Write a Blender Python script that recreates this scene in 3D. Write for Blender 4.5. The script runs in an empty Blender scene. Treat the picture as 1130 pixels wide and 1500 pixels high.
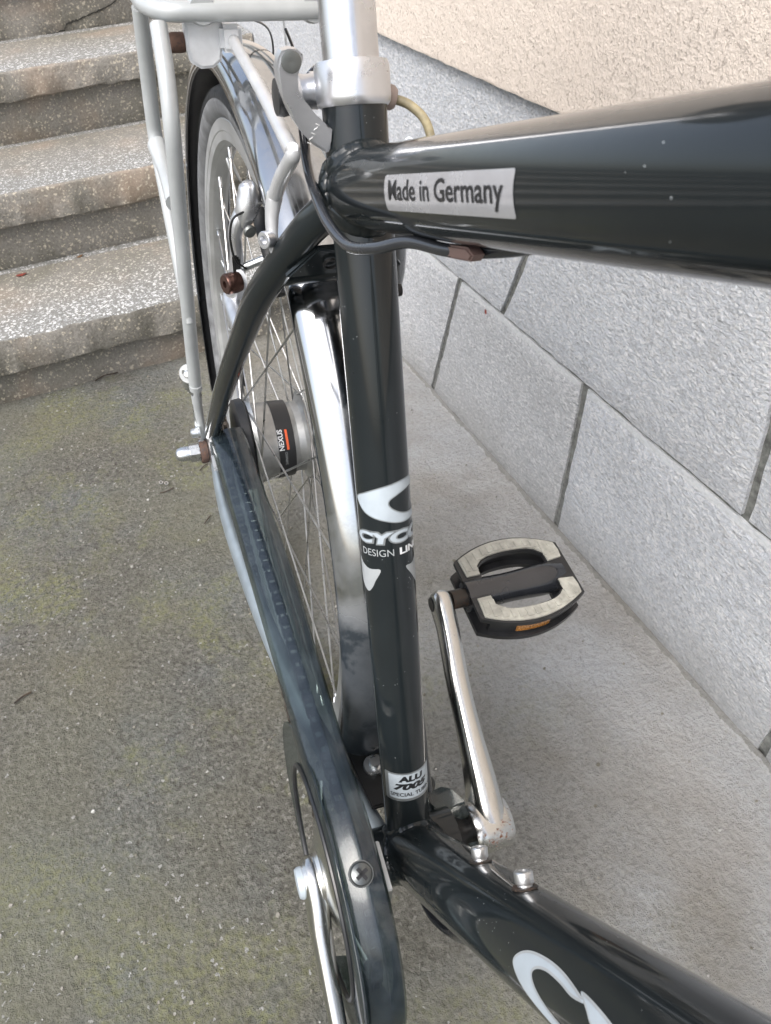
import bpy, bmesh, math, random
from mathutils import Vector, Matrix
R = math.radians
PI = math.pi
random.seed(4)
C = bpy.context.scene.collection
scn = bpy.context.scene

# ------------------------------------------------------------------ camera
cam_d = bpy.data.cameras.new("camera")
cam_o = bpy.data.objects.new("camera", cam_d)
C.objects.link(cam_o)
rt_ = Vector((0.9149379, -0.3995577, -0.0569419))
dn_ = Vector((-0.3072665, -0.5981203, -0.7401618))
fw_ = Vector((0.2616792, 0.6946983, -0.6700136))
cm = Matrix((rt_, -dn_, -fw_)).transposed().to_4x4()
cm.translation = Vector((-0.0953649, -0.2568773, 0.8609367))
cam_o.matrix_world = cm
cam_d.sensor_fit = 'VERTICAL'
cam_d.sensor_height = 24
cam_d.lens = 24 * 1167.28 / 1500
cam_d.clip_start = 0.01
cam_d.clip_end = 500
cam_d.dof.use_dof = True
cam_d.dof.focus_distance = 0.58
cam_d.dof.aperture_fstop = 19
scn.camera = cam_o

# ------------------------------------------------------------------ light
w = bpy.data.worlds.new("World")
scn.world = w
w.use_nodes = True
wn = w.node_tree
for n in list(wn.nodes):
    wn.nodes.remove(n)
sky = wn.nodes.new("ShaderNodeTexSky")
sky.sky_type = 'NISHITA'
sky.sun_disc = False
SUN_EL, SUN_AZ = R(52), R(-122)      # azimuth measured from +Y towards +X
sky.sun_elevation = SUN_EL
sky.sun_rotation = SUN_AZ
sky.air_density = 1.0
sky.dust_density = 4.0
hs = wn.nodes.new("ShaderNodeHueSaturation")
hs.inputs['Saturation'].default_value = 0.62
bgn = wn.nodes.new("ShaderNodeBackground")
bgn.inputs['Strength'].default_value = 0.15
wo = wn.nodes.new("ShaderNodeOutputWorld")
wn.links.new(sky.outputs[0], hs.inputs['Color'])
wn.links.new(hs.outputs[0], bgn.inputs[0])
wn.links.new(bgn.outputs[0], wo.inputs[0])
sd = bpy.data.lights.new("sun", 'SUN')
so = bpy.data.objects.new("sun", sd)
C.objects.link(so)
sd.energy = 1.15
sd.angle = R(40)
sd.color = (1, 0.985, 0.97)
sdir = Vector((math.sin(SUN_AZ) * math.cos(SUN_EL), math.cos(SUN_AZ) * math.cos(SUN_EL), math.sin(SUN_EL)))
so.rotation_euler = sdir.to_track_quat('Z', 'Y').to_euler()
so.location = sdir * 10
scn.view_settings.view_transform = 'Standard'
scn.view_settings.look = 'None'
scn.view_settings.gamma = 1
scn.view_settings.exposure = 1.13
scn.view_settings.use_curve_mapping = False
scn.render.engine = 'CYCLES'
scn.cycles.max_bounces = 10
scn.cycles.transparent_max_bounces = 16

# ------------------------------------------------------------------ node helper
class NT:
    def __init__(s, name):
        s.m = bpy.data.materials.new(name)
        s.m.use_nodes = True
        s.t = s.m.node_tree
        s.b = s.t.nodes['Principled BSDF']
        s.out = s.t.nodes['Material Output']
        s.tc = s.t.nodes.new('ShaderNodeTexCoord')
    def n(s, typ, **kw):
        nd = s.t.nodes.new(typ)
        for k, v in kw.items():
            setattr(nd, k, v)
        return nd
    def l(s, a, b):
        s.t.links.new(a, b)
    def setp(s, **kw):
        for k, v in kw.items():
            k = k.replace('_', ' ')
            i = s.b.inputs[k]
            if hasattr(v, 'links') or isinstance(v, bpy.types.NodeSocket):
                s.l(v, i)
            elif isinstance(v, (tuple, list)):
                i.default_value = (*v, 1) if len(v) == 3 else v
            else:
                i.default_value = v
    def noise(s, scale, detail=4, rough=0.55, vec=None, dist=0.0, out='Fac'):
        nd = s.n('ShaderNodeTexNoise')
        nd.inputs['Scale'].default_value = scale
        nd.inputs['Detail'].default_value = detail
        nd.inputs['Roughness'].default_value = rough
        nd.inputs['Distortion'].default_value = dist
        s.l(vec if vec is not None else s.tc.outputs['Object'], nd.inputs['Vector'])
        return nd.outputs[out]
    def vor(s, scale, feature='F1', vec=None, out='Distance', rand=1.0):
        nd = s.n('ShaderNodeTexVoronoi', feature=feature)
        nd.inputs['Scale'].default_value = scale
        nd.inputs['Randomness'].default_value = rand
        s.l(vec if vec is not None else s.tc.outputs['Object'], nd.inputs['Vector'])
        return nd.outputs[out]
    def ramp(s, fac, stops, interp='LINEAR'):
        nd = s.n('ShaderNodeValToRGB')
        cr = nd.color_ramp
        cr.interpolation = interp
        while len(cr.elements) < len(stops):
            cr.elements.new(0.5)
        for e, (p, c) in zip(cr.elements, stops):
            e.position = p
            if not isinstance(c, (tuple, list)):
                c = (c, c, c)
            e.color = (*c, 1)
        s.l(fac, nd.inputs[0])
        return nd.outputs[0]
    def mix(s, fac, a, b, mode='MIX'):
        nd = s.n('ShaderNodeMix', data_type='RGBA', blend_type=mode)
        for v, i in ((fac, nd.inputs[0]), (a, nd.inputs[6]), (b, nd.inputs[7])):
            if isinstance(v, bpy.types.NodeSocket):
                s.l(v, i)
            elif isinstance(v, (tuple, list)):
                i.default_value = (*v, 1)
            else:
                i.default_value = v
        return nd.outputs[2]
    def math(s, op, a, b=0.0, clamp=False):
        nd = s.n('ShaderNodeMath', operation=op, use_clamp=clamp)
        for v, i in ((a, nd.inputs[0]), (b, nd.inputs[1])):
            if isinstance(v, bpy.types.NodeSocket):
                s.l(v, i)
            else:
                i.default_value = v
        return nd.outputs[0]
    def bump(s, h, strength=0.3, dist=0.01, prev=None):
        nd = s.n('ShaderNodeBump')
        nd.inputs['Strength'].default_value = strength
        nd.inputs['Distance'].default_value = dist
        s.l(h, nd.inputs['Height'])
        if prev is not None:
            s.l(prev, nd.inputs['Normal'])
        s.l(nd.outputs[0], s.b.inputs['Normal'])
        return nd.outputs[0]
    def mapping(s, scale=(1, 1, 1), rot=(0, 0, 0)):
        nd = s.n('ShaderNodeMapping')
        nd.inputs['Scale'].default_value = scale
        nd.inputs['Rotation'].default_value = rot
        s.l(s.tc.outputs['Object'], nd.inputs['Vector'])
        return nd.outputs[0]

MAT = {}
def plain(name, col, rough=0.4, metal=0.0, spec=None, coat=0.0, wear=0.06, scale=60, bump=0.0, bscale=400):
    k = NT(name)
    f = k.noise(scale, 5, 0.6)
    c = k.mix(k.ramp(f, [(0.35, 0), (0.7, 1)]), tuple(x * (1 - wear * 2) for x in col), tuple(min(1, x * (1 + wear * 1.5)) for x in col))
    k.setp(Base_Color=c, Metallic=metal)
    rr = k.n('ShaderNodeMapRange')
    k.l(f, rr.inputs[0])
    rr.inputs[1].default_value = 0.3
    rr.inputs[2].default_value = 0.7
    rr.inputs[3].default_value = max(0.02, rough * 0.8)
    rr.inputs[4].default_value = min(1, rough * 1.25)
    k.l(rr.outputs[0], k.b.inputs['Roughness'])
    if coat:
        k.setp(Coat_Weight=coat, Coat_Roughness=0.04)
    if bump:
        k.bump(k.noise(bscale, 3), bump, 0.001)
    MAT[name] = k.m
    return k

# dark anthracite frame paint: clear coat, dust specks and chips
def paint_mat():
    k = NT('frame_paint')
    dust = k.vor(330)
    big = k.noise(28, 3)
    d = k.math('MULTIPLY', k.math('LESS_THAN', dust, k.math('MULTIPLY', k.noise(70, 2), 0.125)), k.math('GREATER_THAN', k.noise(22, 4, 0.7), 0.55))
    sp = k.vor(900, out='Color')
    base = k.mix(big, (0.0065, 0.0090, 0.0105), (0.0105, 0.0140, 0.0155))
    base = k.mix(k.math('MULTIPLY', k.noise(55, 6, 0.75), 0.03), base, (0.10, 0.11, 0.11))
    col = k.mix(d, base, (0.42, 0.45, 0.46))
    k.setp(Base_Color=col, Metallic=0.0, Coat_Weight=0.9, Coat_Roughness=0.06, Coat_IOR=1.42)
    k.b.inputs['Specular IOR Level'].default_value = 0.05
    k.l(k.ramp(k.noise(18, 5, 0.65), [(0.3, 0.26), (0.75, 0.42)]), k.b.inputs['Roughness'])
    k.bump(k.noise(25, 2), 0.03, 0.001)
    MAT['paint'] = k.m
paint_mat()

def chrome_mat():
    k = NT('polished_mudguard_steel')
    dirt = k.noise(14, 6, 0.7)
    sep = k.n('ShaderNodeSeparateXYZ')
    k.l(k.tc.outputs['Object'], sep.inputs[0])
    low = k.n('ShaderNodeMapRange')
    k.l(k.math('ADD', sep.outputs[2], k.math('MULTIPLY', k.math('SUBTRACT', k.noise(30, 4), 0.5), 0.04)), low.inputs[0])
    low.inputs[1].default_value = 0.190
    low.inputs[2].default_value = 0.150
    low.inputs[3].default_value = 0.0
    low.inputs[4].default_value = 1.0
    sm = k.noise(90, 5, 0.7)
    g = k.math('MULTIPLY', k.ramp(dirt, [(0.5, 0), (0.75, 1)]), 0.35, True)
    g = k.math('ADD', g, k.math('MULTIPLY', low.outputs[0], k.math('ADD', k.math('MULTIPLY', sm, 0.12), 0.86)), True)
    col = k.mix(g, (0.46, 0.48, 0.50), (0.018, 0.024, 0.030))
    k.setp(Base_Color=col)
    k.l(k.math('SUBTRACT', 1.0, k.math('MULTIPLY', g, 0.95), True), k.b.inputs['Metallic'])
    k.l(k.math('ADD', 0.10, k.math('MULTIPLY', g, 0.3)), k.b.inputs['Roughness'])
    k.bump(k.noise(9, 2), 0.05, 0.004)
    MAT['chrome'] = k.m
chrome_mat()

plain('alu', (0.62, 0.64, 0.65), 0.28, 1.0, bump=0.08, bscale=700)
plain('alu_satin', (0.60, 0.61, 0.62), 0.38, 1.0, bump=0.1, bscale=900)
plain('silver_paint', (0.375, 0.395, 0.40), 0.40, 0.15, coat=0.25, wear=0.05, scale=30)
plain('clamp_alloy', (0.60, 0.61, 0.63), 0.30, 0.85, wear=0.03)
plain('post_alloy', (0.62, 0.63, 0.65), 0.24, 0.95, wear=0.03)
plain('spoke_steel', (0.50, 0.50, 0.49), 0.3, 1.0)
plain('hub_alloy', (0.42, 0.43, 0.43), 0.42, 0.85, wear=0.14, scale=35)
plain('rim_alloy', (0.40, 0.41, 0.41), 0.45, 0.6, wear=0.08, scale=25)
plain('black_plastic', (0.016, 0.017, 0.019), 0.35, 0.0, wear=0.2)
plain('black_rubber', (0.020, 0.021, 0.022), 0.62, 0.0, wear=0.25, bump=0.15)
plain('tyre_side', (0.15, 0.155, 0.16), 0.7, 0.0, wear=0.18, bump=0.2)
plain('cable', (0.018, 0.020, 0.024), 0.24, 0.0, coat=0.6)
plain('old_cable', (0.30, 0.26, 0.16), 0.5, wear=0.2, scale=120)
plain('boot_grey', (0.30, 0.24, 0.21), 0.5)
plain('chain_steel', (0.16, 0.14, 0.12), 0.38, 0.9, wear=0.25, scale=150)
plain('black_metal', (0.02, 0.02, 0.02), 0.4, 0.5)
plain('saddle', (0.02, 0.02, 0.022), 0.55)
plain('print_light', (0.36, 0.41, 0.45), 0.4, 0.1, wear=0.04)
plain('print_edge', (0.24, 0.26, 0.27), 0.35, 0.6)
plain('print_black', (0.012, 0.013, 0.015), 0.4)
plain('print_white', (0.62, 0.64, 0.66), 0.4)
plain('print_grey', (0.30, 0.32, 0.33), 0.4)
plain('print_orange', (0.62, 0.10, 0.03), 0.45)
plain('sticker_silver', (0.52, 0.53, 0.56), 0.24, 0.55, coat=0.5, wear=0.03)
plain('amber_reflector', (0.36, 0.15, 0.025), 0.25, coat=1.0, wear=0.3, scale=900)
plain('pedal_grey', (0.34, 0.335, 0.295), 0.7, wear=0.14, scale=90, bump=0.2)
plain('white_mark', (0.55, 0.56, 0.55), 0.8, wear=0.2)
plain('leaf', (0.20, 0.11, 0.05), 0.7, wear=0.3)
plain('leaf_red', (0.22, 0.045, 0.03), 0.7, wear=0.3)
plain('twig', (0.045, 0.032, 0.022), 0.9, wear=0.3)

def rusty(name, base, metal, amount, rough=0.22, scale=260, rustcol=(0.16, 0.055, 0.02)):
    k = NT(name)
    a = k.noise(scale, 4, 0.7)
    b = k.noise(22, 4, 0.65)
    f = k.ramp(k.math('ADD', k.math('MULTIPLY', a, 0.7), k.math('MULTIPLY', b, 0.5)), [(amount, 0), (amount + 0.06, 1)])
    k.setp(Base_Color=k.mix(f, base, rustcol))
    k.l(k.math('SUBTRACT', metal, k.math('MULTIPLY', f, metal)), k.b.inputs['Metallic'])
    k.l(k.math('ADD', rough, k.math('MULTIPLY', f, 0.55)), k.b.inputs['Roughness'])
    k.bump(a, 0.06, 0.001)
    MAT[name] = k.m
rusty('crank_alloy', (0.56, 0.56, 0.54), 1.0, 0.72)
rusty('rusty_bolt', (0.30, 0.22, 0.18), 0.8, 0.50)
rusty('very_rusty', (0.045, 0.030, 0.026), 0.2, 0.54, 0.6, 500, (0.09, 0.052, 0.038))
rusty('copper_bolt', (0.105, 0.058, 0.047), 0.85, 0.74, 0.25)
rusty('old_steel', (0.04, 0.035, 0.03), 0.6, 0.62, 0.4, 300, (0.05, 0.03, 0.02))

def smoky():
    k = NT('smoky_plastic')
    sc = k.mapping((10, 60, 14))
    scr = k.noise(9, 6, 0.7, vec=sc, dist=0.8)
    cr = k.ramp(scr, [(0.478, 0), (0.5, 1), (0.522, 0)])
    patch = k.ramp(k.noise(14, 3), [(0.45, 0), (0.62, 1)])
    film = k.noise(45, 5, 0.7)
    haze = k.math('MULTIPLY', k.ramp(film, [(0.4, 0), (0.7, 1)]), 0.30)
    col = k.mix(haze, (0.014, 0.022, 0.032), (0.12, 0.15, 0.18))
    col = k.mix(k.math('MULTIPLY', cr, k.math('MULTIPLY', patch, 0.6)), col, (0.01, 0.012, 0.015))
    k.setp(Base_Color=col, IOR=1.55)
    k.l(k.math('ADD', 0.10, k.math('MULTIPLY', film, 0.20)), k.b.inputs['Roughness'])
    k.setp(Coat_Weight=1.0, Coat_Roughness=0.10, Coat_IOR=1.6)
    k.bump(k.math('ADD', k.noise(12, 3), k.math('MULTIPLY', cr, k.math('MULTIPLY', patch, -0.06))), 0.16, 0.004)
    tr = k.n('ShaderNodeBsdfTransparent')
    tr.inputs[0].default_value = (0.56, 0.63, 0.61, 1)
    mx = k.n('ShaderNodeMixShader')
    mx.inputs[0].default_value = 0.44
    k.l(tr.outputs[0], mx.inputs[1])
    k.l(k.b.outputs[0], mx.inputs[2])
    k.l(mx.outputs[0], k.out.inputs[0])
    MAT['smoky'] = k.m
smoky()

# ---- concrete and render
def ground_mat():
    k = NT('weathered_concrete_ground')
    big = k.noise(2.2, 4, 0.6)
    mid = k.noise(9, 5, 0.65)
    fine = k.noise(150, 5, 0.75)
    mossn = k.noise(3.4, 6, 0.72, dist=0.3)
    sep = k.n('ShaderNodeSeparateXYZ')
    k.l(k.tc.outputs['Object'], sep.inputs[0])
    xx = k.math('ADD', sep.outputs[0], k.math('MULTIPLY', k.math('SUBTRACT', k.noise(3.0, 4, 0.6), 0.5), 0.35))
    side = k.n('ShaderNodeMapRange')          # worn, drier strip next to the wall
    k.l(xx, side.inputs[0])
    side.inputs[1].default_value = -0.02
    side.inputs[2].default_value = 0.36
    side = side.outputs[0]
    nside = k.math('SUBTRACT', 1.0, side)
    open_ = k.mix(big, (0.090, 0.087, 0.070), (0.160, 0.154, 0.130))
    near_ = k.mix(k.ramp(mid, [(0.3, 0), (0.7, 1)]), (0.300, 0.290, 0.270), (0.420, 0.413, 0.398))
    base = k.mix(side, open_, near_)
    # bluish clean patches and brown dirty patches
    base = k.mix(k.math('MULTIPLY', k.ramp(k.noise(3.1, 4, 0.6), [(0.45, 0), (0.62, 1)]), 0.70), base, k.mix(side, (0.135, 0.150, 0.155), (0.40, 0.412, 0.42)))
    base = k.mix(k.math('MULTIPLY', k.ramp(k.noise(4.7, 4, 0.6), [(0.5, 0), (0.7, 1)]), 0.6), base, k.mix(side, (0.130, 0.104, 0.072), (0.25, 0.225, 0.190)))
    # relief shading put into the colour: crevices dark, proud grains pale
    base = k.mix(k.math('MULTIPLY', k.ramp(fine, [(0.36, 1), (0.50, 0)]), k.math('SUBTRACT', 0.75, k.math('MULTIPLY', side, 0.40))), base, k.mix(side, (0.036, 0.034, 0.025), (0.20, 0.19, 0.17)))
    base = k.mix(k.math('MULTIPLY', k.ramp(fine, [(0.56, 0), (0.70, 1)]), 0.45), base, k.mix(side, (0.20, 0.195, 0.16), (0.42, 0.41, 0.39)))
    gr = k.vor(260, out='Color')
    sg = k.n('ShaderNodeSeparateColor')
    k.l(gr, sg.inputs[0])
    base = k.mix(k.math('MULTIPLY', k.ramp(sg.outputs[0], [(0.6, 0), (1, 1)]), 0.40), base, (0.30, 0.29, 0.26))
    base = k.mix(k.math('MULTIPLY', k.math('MULTIPLY', k.ramp(sg.outputs[1], [(0.85, 0), (0.95, 1)]), 0.5), nside), base, (0.05, 0.045, 0.035))
    # moss
    moss = k.math('MULTIPLY', k.ramp(mossn, [(0.50, 0), (0.60, 1)]), nside)
    moss = k.math('MULTIPLY', moss, k.ramp(k.noise(110, 4, 0.7), [(0.42, 0.10), (0.60, 1)]))
    base = k.mix(k.math('MULTIPLY', moss, 0.62), base, (0.215, 0.225, 0.080))
    film = k.math('MULTIPLY', k.ramp(k.noise(2.3, 4, 0.6), [(0.42, 0.0), (0.62, 0.55)]), nside)
    base = k.mix(film, base, k.mix(fine, (0.118, 0.120, 0.078), (0.21, 0.210, 0.155)))
    def chips(scale, r, dens, col, base, clump):
        v = k.n('ShaderNodeTexVoronoi', feature='F1')
        v.inputs['Scale'].default_value = scale
        wv = k.n('ShaderNodeMix', data_type='RGBA')
        wv.inputs[0].default_value = 0.010
        k.l(k.tc.outputs['Object'], wv.inputs[6])
        k.l(k.noise(150, 2, out='Color'), wv.inputs[7])
        k.l(wv.outputs[2], v.inputs['Vector'])
        s2 = k.n('ShaderNodeSeparateColor')
        k.l(v.outputs['Color'], s2.inputs[0])
        rr = k.math('MULTIPLY', k.math('ADD', 0.25, k.math('MULTIPLY', s2.outputs[2], 0.75)), r)
        th = k.math('ADD', k.math('SUBTRACT', dens, k.math('MULTIPLY', k.ramp(clump, [(0.50, 0), (0.72, 1)]), 0.30)), k.math('MULTIPLY', side, 0.5))
        m = k.math('MULTIPLY', k.math('LESS_THAN', v.outputs['Distance'], rr), k.math('GREATER_THAN', s2.outputs[1], th))
        return k.mix(m, base, col), m
    cl = k.noise(4, 4, 0.7)
    base, m1 = chips(190, 0.42, 0.985, (0.33, 0.33, 0.31), base, cl)
    base, m2 = chips(95, 0.21, 0.992, (0.44, 0.44, 0.43), base, cl)
    k.setp(Base_Color=base, Roughness=0.85)
    h = k.math('ADD', k.math('MULTIPLY', fine, 1.0), k.math('MULTIPLY', sg.outputs[0], 0.25))
    h = k.math('ADD', h, k.math('MULTIPLY', k.noise(60, 4, 0.6), 0.9))
    h = k.math('MULTIPLY', h, k.math('SUBTRACT', 1.0, k.math('MULTIPLY', side, 0.30)))
    # grime along the foot of the wall
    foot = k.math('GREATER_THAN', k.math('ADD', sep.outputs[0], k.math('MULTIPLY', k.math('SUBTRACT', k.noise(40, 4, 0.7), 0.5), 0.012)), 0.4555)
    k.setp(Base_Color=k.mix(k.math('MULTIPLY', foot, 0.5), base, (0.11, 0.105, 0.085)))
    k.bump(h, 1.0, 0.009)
    MAT['ground'] = k.m
ground_mat()

def terrazzo():
    k = NT('washed_terrazzo')
    mid = k.noise(6, 5, 0.7)
    fine = k.noise(200, 4, 0.75)
    sep = k.n('ShaderNodeSeparateXYZ')
    k.l(k.tc.outputs['Object'], sep.inputs[0])
    geo = k.n('ShaderNodeNewGeometry')
    sn = k.n('ShaderNodeSeparateXYZ')
    k.l(geo.outputs['Normal'], sn.inputs[0])
    up = k.math('GREATER_THAN', sn.outputs[2], 0.5)
    # how far back on its tread: 0 at the nosing, 1 at the riser behind
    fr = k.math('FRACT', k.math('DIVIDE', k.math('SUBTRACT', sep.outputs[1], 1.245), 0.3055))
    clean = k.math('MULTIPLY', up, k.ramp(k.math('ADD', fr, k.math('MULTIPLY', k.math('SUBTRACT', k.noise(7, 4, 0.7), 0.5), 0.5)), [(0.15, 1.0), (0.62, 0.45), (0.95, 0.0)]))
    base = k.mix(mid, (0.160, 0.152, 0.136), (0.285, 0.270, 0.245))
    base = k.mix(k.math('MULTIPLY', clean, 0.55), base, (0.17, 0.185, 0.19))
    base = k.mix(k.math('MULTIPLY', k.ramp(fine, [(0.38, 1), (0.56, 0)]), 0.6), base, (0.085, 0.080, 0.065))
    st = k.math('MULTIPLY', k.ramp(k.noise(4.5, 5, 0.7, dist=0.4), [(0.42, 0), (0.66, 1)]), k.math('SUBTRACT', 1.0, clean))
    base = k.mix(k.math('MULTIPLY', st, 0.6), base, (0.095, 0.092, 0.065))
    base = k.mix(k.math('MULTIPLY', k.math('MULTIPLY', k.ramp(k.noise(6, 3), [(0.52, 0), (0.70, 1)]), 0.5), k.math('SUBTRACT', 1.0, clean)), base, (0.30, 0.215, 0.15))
    tot = None
    for sc, r, dens, col in ((135, 0.42, 0.78, (0.54, 0.55, 0.555)), (92, 0.32, 0.88, (0.58, 0.575, 0.56)), (215, 0.48, 0.62, (0.47, 0.48, 0.485))):
        v = k.n('ShaderNodeTexVoronoi', feature='F1')
        v.inputs['Scale'].default_value = sc
        mp = k.n('ShaderNodeMix', data_type='RGBA')
        mp.inputs[0].default_value = 0.011
        k.l(k.tc.outputs['Object'], mp.inputs[6])
        k.l(k.noise(130, 2, out='Color'), mp.inputs[7])
        k.l(mp.outputs[2], v.inputs['Vector'])
        s2 = k.n('ShaderNodeSeparateColor')
        k.l(v.outputs['Color'], s2.inputs[0])
        dd = k.math('SUBTRACT', dens, k.math('MULTIPLY', clean, 0.42))
        m = k.math('MULTIPLY', k.math('LESS_THAN', v.outputs['Distance'], k.math('MULTIPLY', k.math('ADD', 0.3, k.math('MULTIPLY', s2.outputs[2], 0.7)), r)),
                   k.math('GREATER_THAN', s2.outputs[1], dd))
        soft = k.math('MULTIPLY', m, k.math('ADD', 0.72, k.math('MULTIPLY', clean, 0.28)))
        base = k.mix(soft, base, k.mix(clean, (0.46, 0.42, 0.34), col))
        tot = m if tot is None else k.math('MAXIMUM', tot, m)
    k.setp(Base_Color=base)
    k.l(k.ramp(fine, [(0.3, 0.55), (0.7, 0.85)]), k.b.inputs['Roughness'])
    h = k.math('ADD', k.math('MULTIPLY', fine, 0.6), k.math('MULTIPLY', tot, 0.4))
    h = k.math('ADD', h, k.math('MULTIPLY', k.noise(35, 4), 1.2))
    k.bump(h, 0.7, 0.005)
    MAT['terrazzo'] = k.m
terrazzo()

def block_mat(name, a, b, seed):
    k = NT(name)
    mp = k.n('ShaderNodeMapping')
    mp.inputs['Location'].default_value = (seed, seed * 2, 0)
    k.l(k.tc.outputs['Object'], mp.inputs['Vector'])
    wv = k.n('ShaderNodeMix', data_type='RGBA')
    wv.inputs[0].default_value = 0.007
    st_ = k.n('ShaderNodeMapping')
    st_.inputs['Scale'].default_value = (1, 0.62, 1.15)
    k.l(mp.outputs[0], st_.inputs['Vector'])
    k.l(st_.outputs[0], wv.inputs[6])
    k.l(k.noise(60, 3, out='Color', vec=mp.outputs[0]), wv.inputs[7])
    V = wv.outputs[2]
    fine = k.noise(300, 4, 0.8, vec=V)
    lump = k.noise(110, 3, 0.7, vec=V)
    vd = k.n('ShaderNodeTexVoronoi', feature='F1')
    vd.inputs['Scale'].default_value = 380
    k.l(V, vd.inputs['Vector'])
    sc = k.n('ShaderNodeSeparateColor')
    k.l(vd.outputs['Color'], sc.inputs[0])
    big = k.noise(5, 4, 0.6, vec=mp.outputs[0])
    base = k.mix(big, a, b)
    base = k.mix(k.math('MULTIPLY', k.ramp(fine, [(0.36, 1), (0.5, 0)]), 0.45), base, (0.27, 0.28, 0.29))  # crevice shade mixed into the colour, following the bump height
    base = k.mix(k.math('MULTIPLY', k.ramp(sc.outputs[0], [(0.62, 0), (0.72, 1)]), 0.6), base, (0.80, 0.80, 0.80))
    base = k.mix(k.math('MULTIPLY', k.ramp(sc.outputs[1], [(0.80, 0), (0.88, 1)]), 0.35), base, (0.22, 0.22, 0.22))
    base = k.mix(k.math('MULTIPLY', k.ramp(k.noise(15, 4, 0.7, vec=mp.outputs[0]), [(0.55, 0), (0.75, 1)]), 0.25), base, (0.40, 0.40, 0.40))
    oi = k.n('ShaderNodeObjectInfo')
    base = k.mix(k.math('MULTIPLY', oi.outputs['Random'], 0.22), base, (0.34, 0.345, 0.34))
    sz = k.n('ShaderNodeSeparateXYZ')
    k.l(k.tc.outputs['Object'], sz.inputs[0])
    zz = k.math('ADD', sz.outputs[2], k.math('MULTIPLY', k.math('SUBTRACT', k.noise(40, 3), 0.5), 0.008))
    dirt = k.n('ShaderNodeMapRange')
    k.l(k.math('ADD', sz.outputs[2], k.math('MULTIPLY', k.math('SUBTRACT', k.noise(9, 5, 0.7), 0.5), 0.16)), dirt.inputs[0])
    dirt.inputs[1].default_value = 0.13
    dirt.inputs[2].default_value = 0.0
    dirt.inputs[3].default_value = 0.0
    dirt.inputs[4].default_value = 0.50
    base = k.mix(dirt.outputs[0], base, (0.27, 0.26, 0.235))
    rim_ = k.math('MULTIPLY', k.math('GREATER_THAN', zz, 0.2655), k.math('LESS_THAN', zz, 0.2765))
    base = k.mix(k.math('MULTIPLY', rim_, 0.6), base, (0.36, 0.37, 0.37))
    k.setp(Base_Color=base, Roughness=0.7)
    h = k.math('ADD', k.math('MULTIPLY', fine, 0.8), k.math('MULTIPLY', lump, 1.2))
    h = k.math('ADD', h, k.math('MULTIPLY', sc.outputs[0], 0.5))
    h = k.math('MULTIPLY', h, k.math('SUBTRACT', 1.0, k.math('MULTIPLY', rim_, 0.8)))
    k.bump(h, 1.0, 0.006)
    MAT[name] = k.m
block_mat('block_a', (0.54, 0.565, 0.605), (0.65, 0.68, 0.72), 0)
block_mat('block_b', (0.48, 0.495, 0.515), (0.59, 0.605, 0.625), 7.3)
plain('mortar', (0.15, 0.155, 0.145), 0.9, wear=0.3, scale=90, bump=0.8, bscale=320)

def plaster():
    k = NT('rough_beige_render')
    fine = k.noise(260, 5, 0.75)
    mid = k.noise(60, 4, 0.65)
    big = k.noise(3, 4, 0.6)
    base = k.mix(big, (0.82, 0.71, 0.61), (0.86, 0.77, 0.68))
    pit = k.ramp(k.noise(185, 5, 0.75, dist=0.3), [(0.33, 1), (0.42, 0)])
    base = k.mix(k.math('MULTIPLY', pit, 0.24), base, (0.50, 0.39, 0.32))
    k.setp(Base_Color=base, Roughness=0.9)
    k.bump(k.math('ADD', k.math('MULTIPLY', fine, 0.6), k.math('ADD', mid, k.math('MULTIPLY', pit, -0.5))), 0.75, 0.006)
    MAT['plaster'] = k.m
plaster()

# ------------------------------------------------------------------ mesh helpers
def mesh_obj(name, verts, faces, m, parent=None, smooth=True, angle=35, loc=None):
    me = bpy.data.meshes.new(name)
    me.from_pydata([tuple(v) for v in verts], [], faces)
    bm = bmesh.new()
    bm.from_mesh(me)
    bmesh.ops.recalc_face_normals(bm, faces=bm.faces)
    bm.to_mesh(me)
    bm.free()
    return fin(name, me, m, parent, smooth, angle, loc)
def fin(name, me, m, parent=None, smooth=True, angle=35, loc=None):
    if smooth:
        me.shade_smooth()
        me.set_sharp_from_angle(angle=R(angle))
    o = bpy.data.objects.new(name, me)
    if m is not None:
        me.materials.append(MAT[m] if isinstance(m, str) else m)
    C.objects.link(o)
    if parent is not None:
        o.parent = parent
        if parent.get('part_origin'):
            o.location = OFF
    if loc is not None:
        o.location = loc
    return o
def bm_obj(name, bm, m, parent=None, smooth=True, angle=35, loc=None):
    me = bpy.data.meshes.new(name)
    bmesh.ops.recalc_face_normals(bm, faces=bm.faces)
    bm.to_mesh(me)
    bm.free()
    return fin(name, me, m, parent, smooth, angle, loc)
def catmull(pts, n=8):
    P = [Vector(p) for p in pts]
    P = [P[0] * 2 - P[1]] + P + [P[-1] * 2 - P[-2]]
    out = []
    for i in range(1, len(P) - 2):
        for k in range(n):
            t = k / n
            a, b, c, d = P[i - 1:i + 3]
            out.append(0.5 * ((2 * b) + (c - a) * t + (2 * a - 5 * b + 4 * c - d) * t * t + (3 * b - a - 3 * c + d) * t ** 3))
    out.append(P[-2])
    return out
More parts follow.
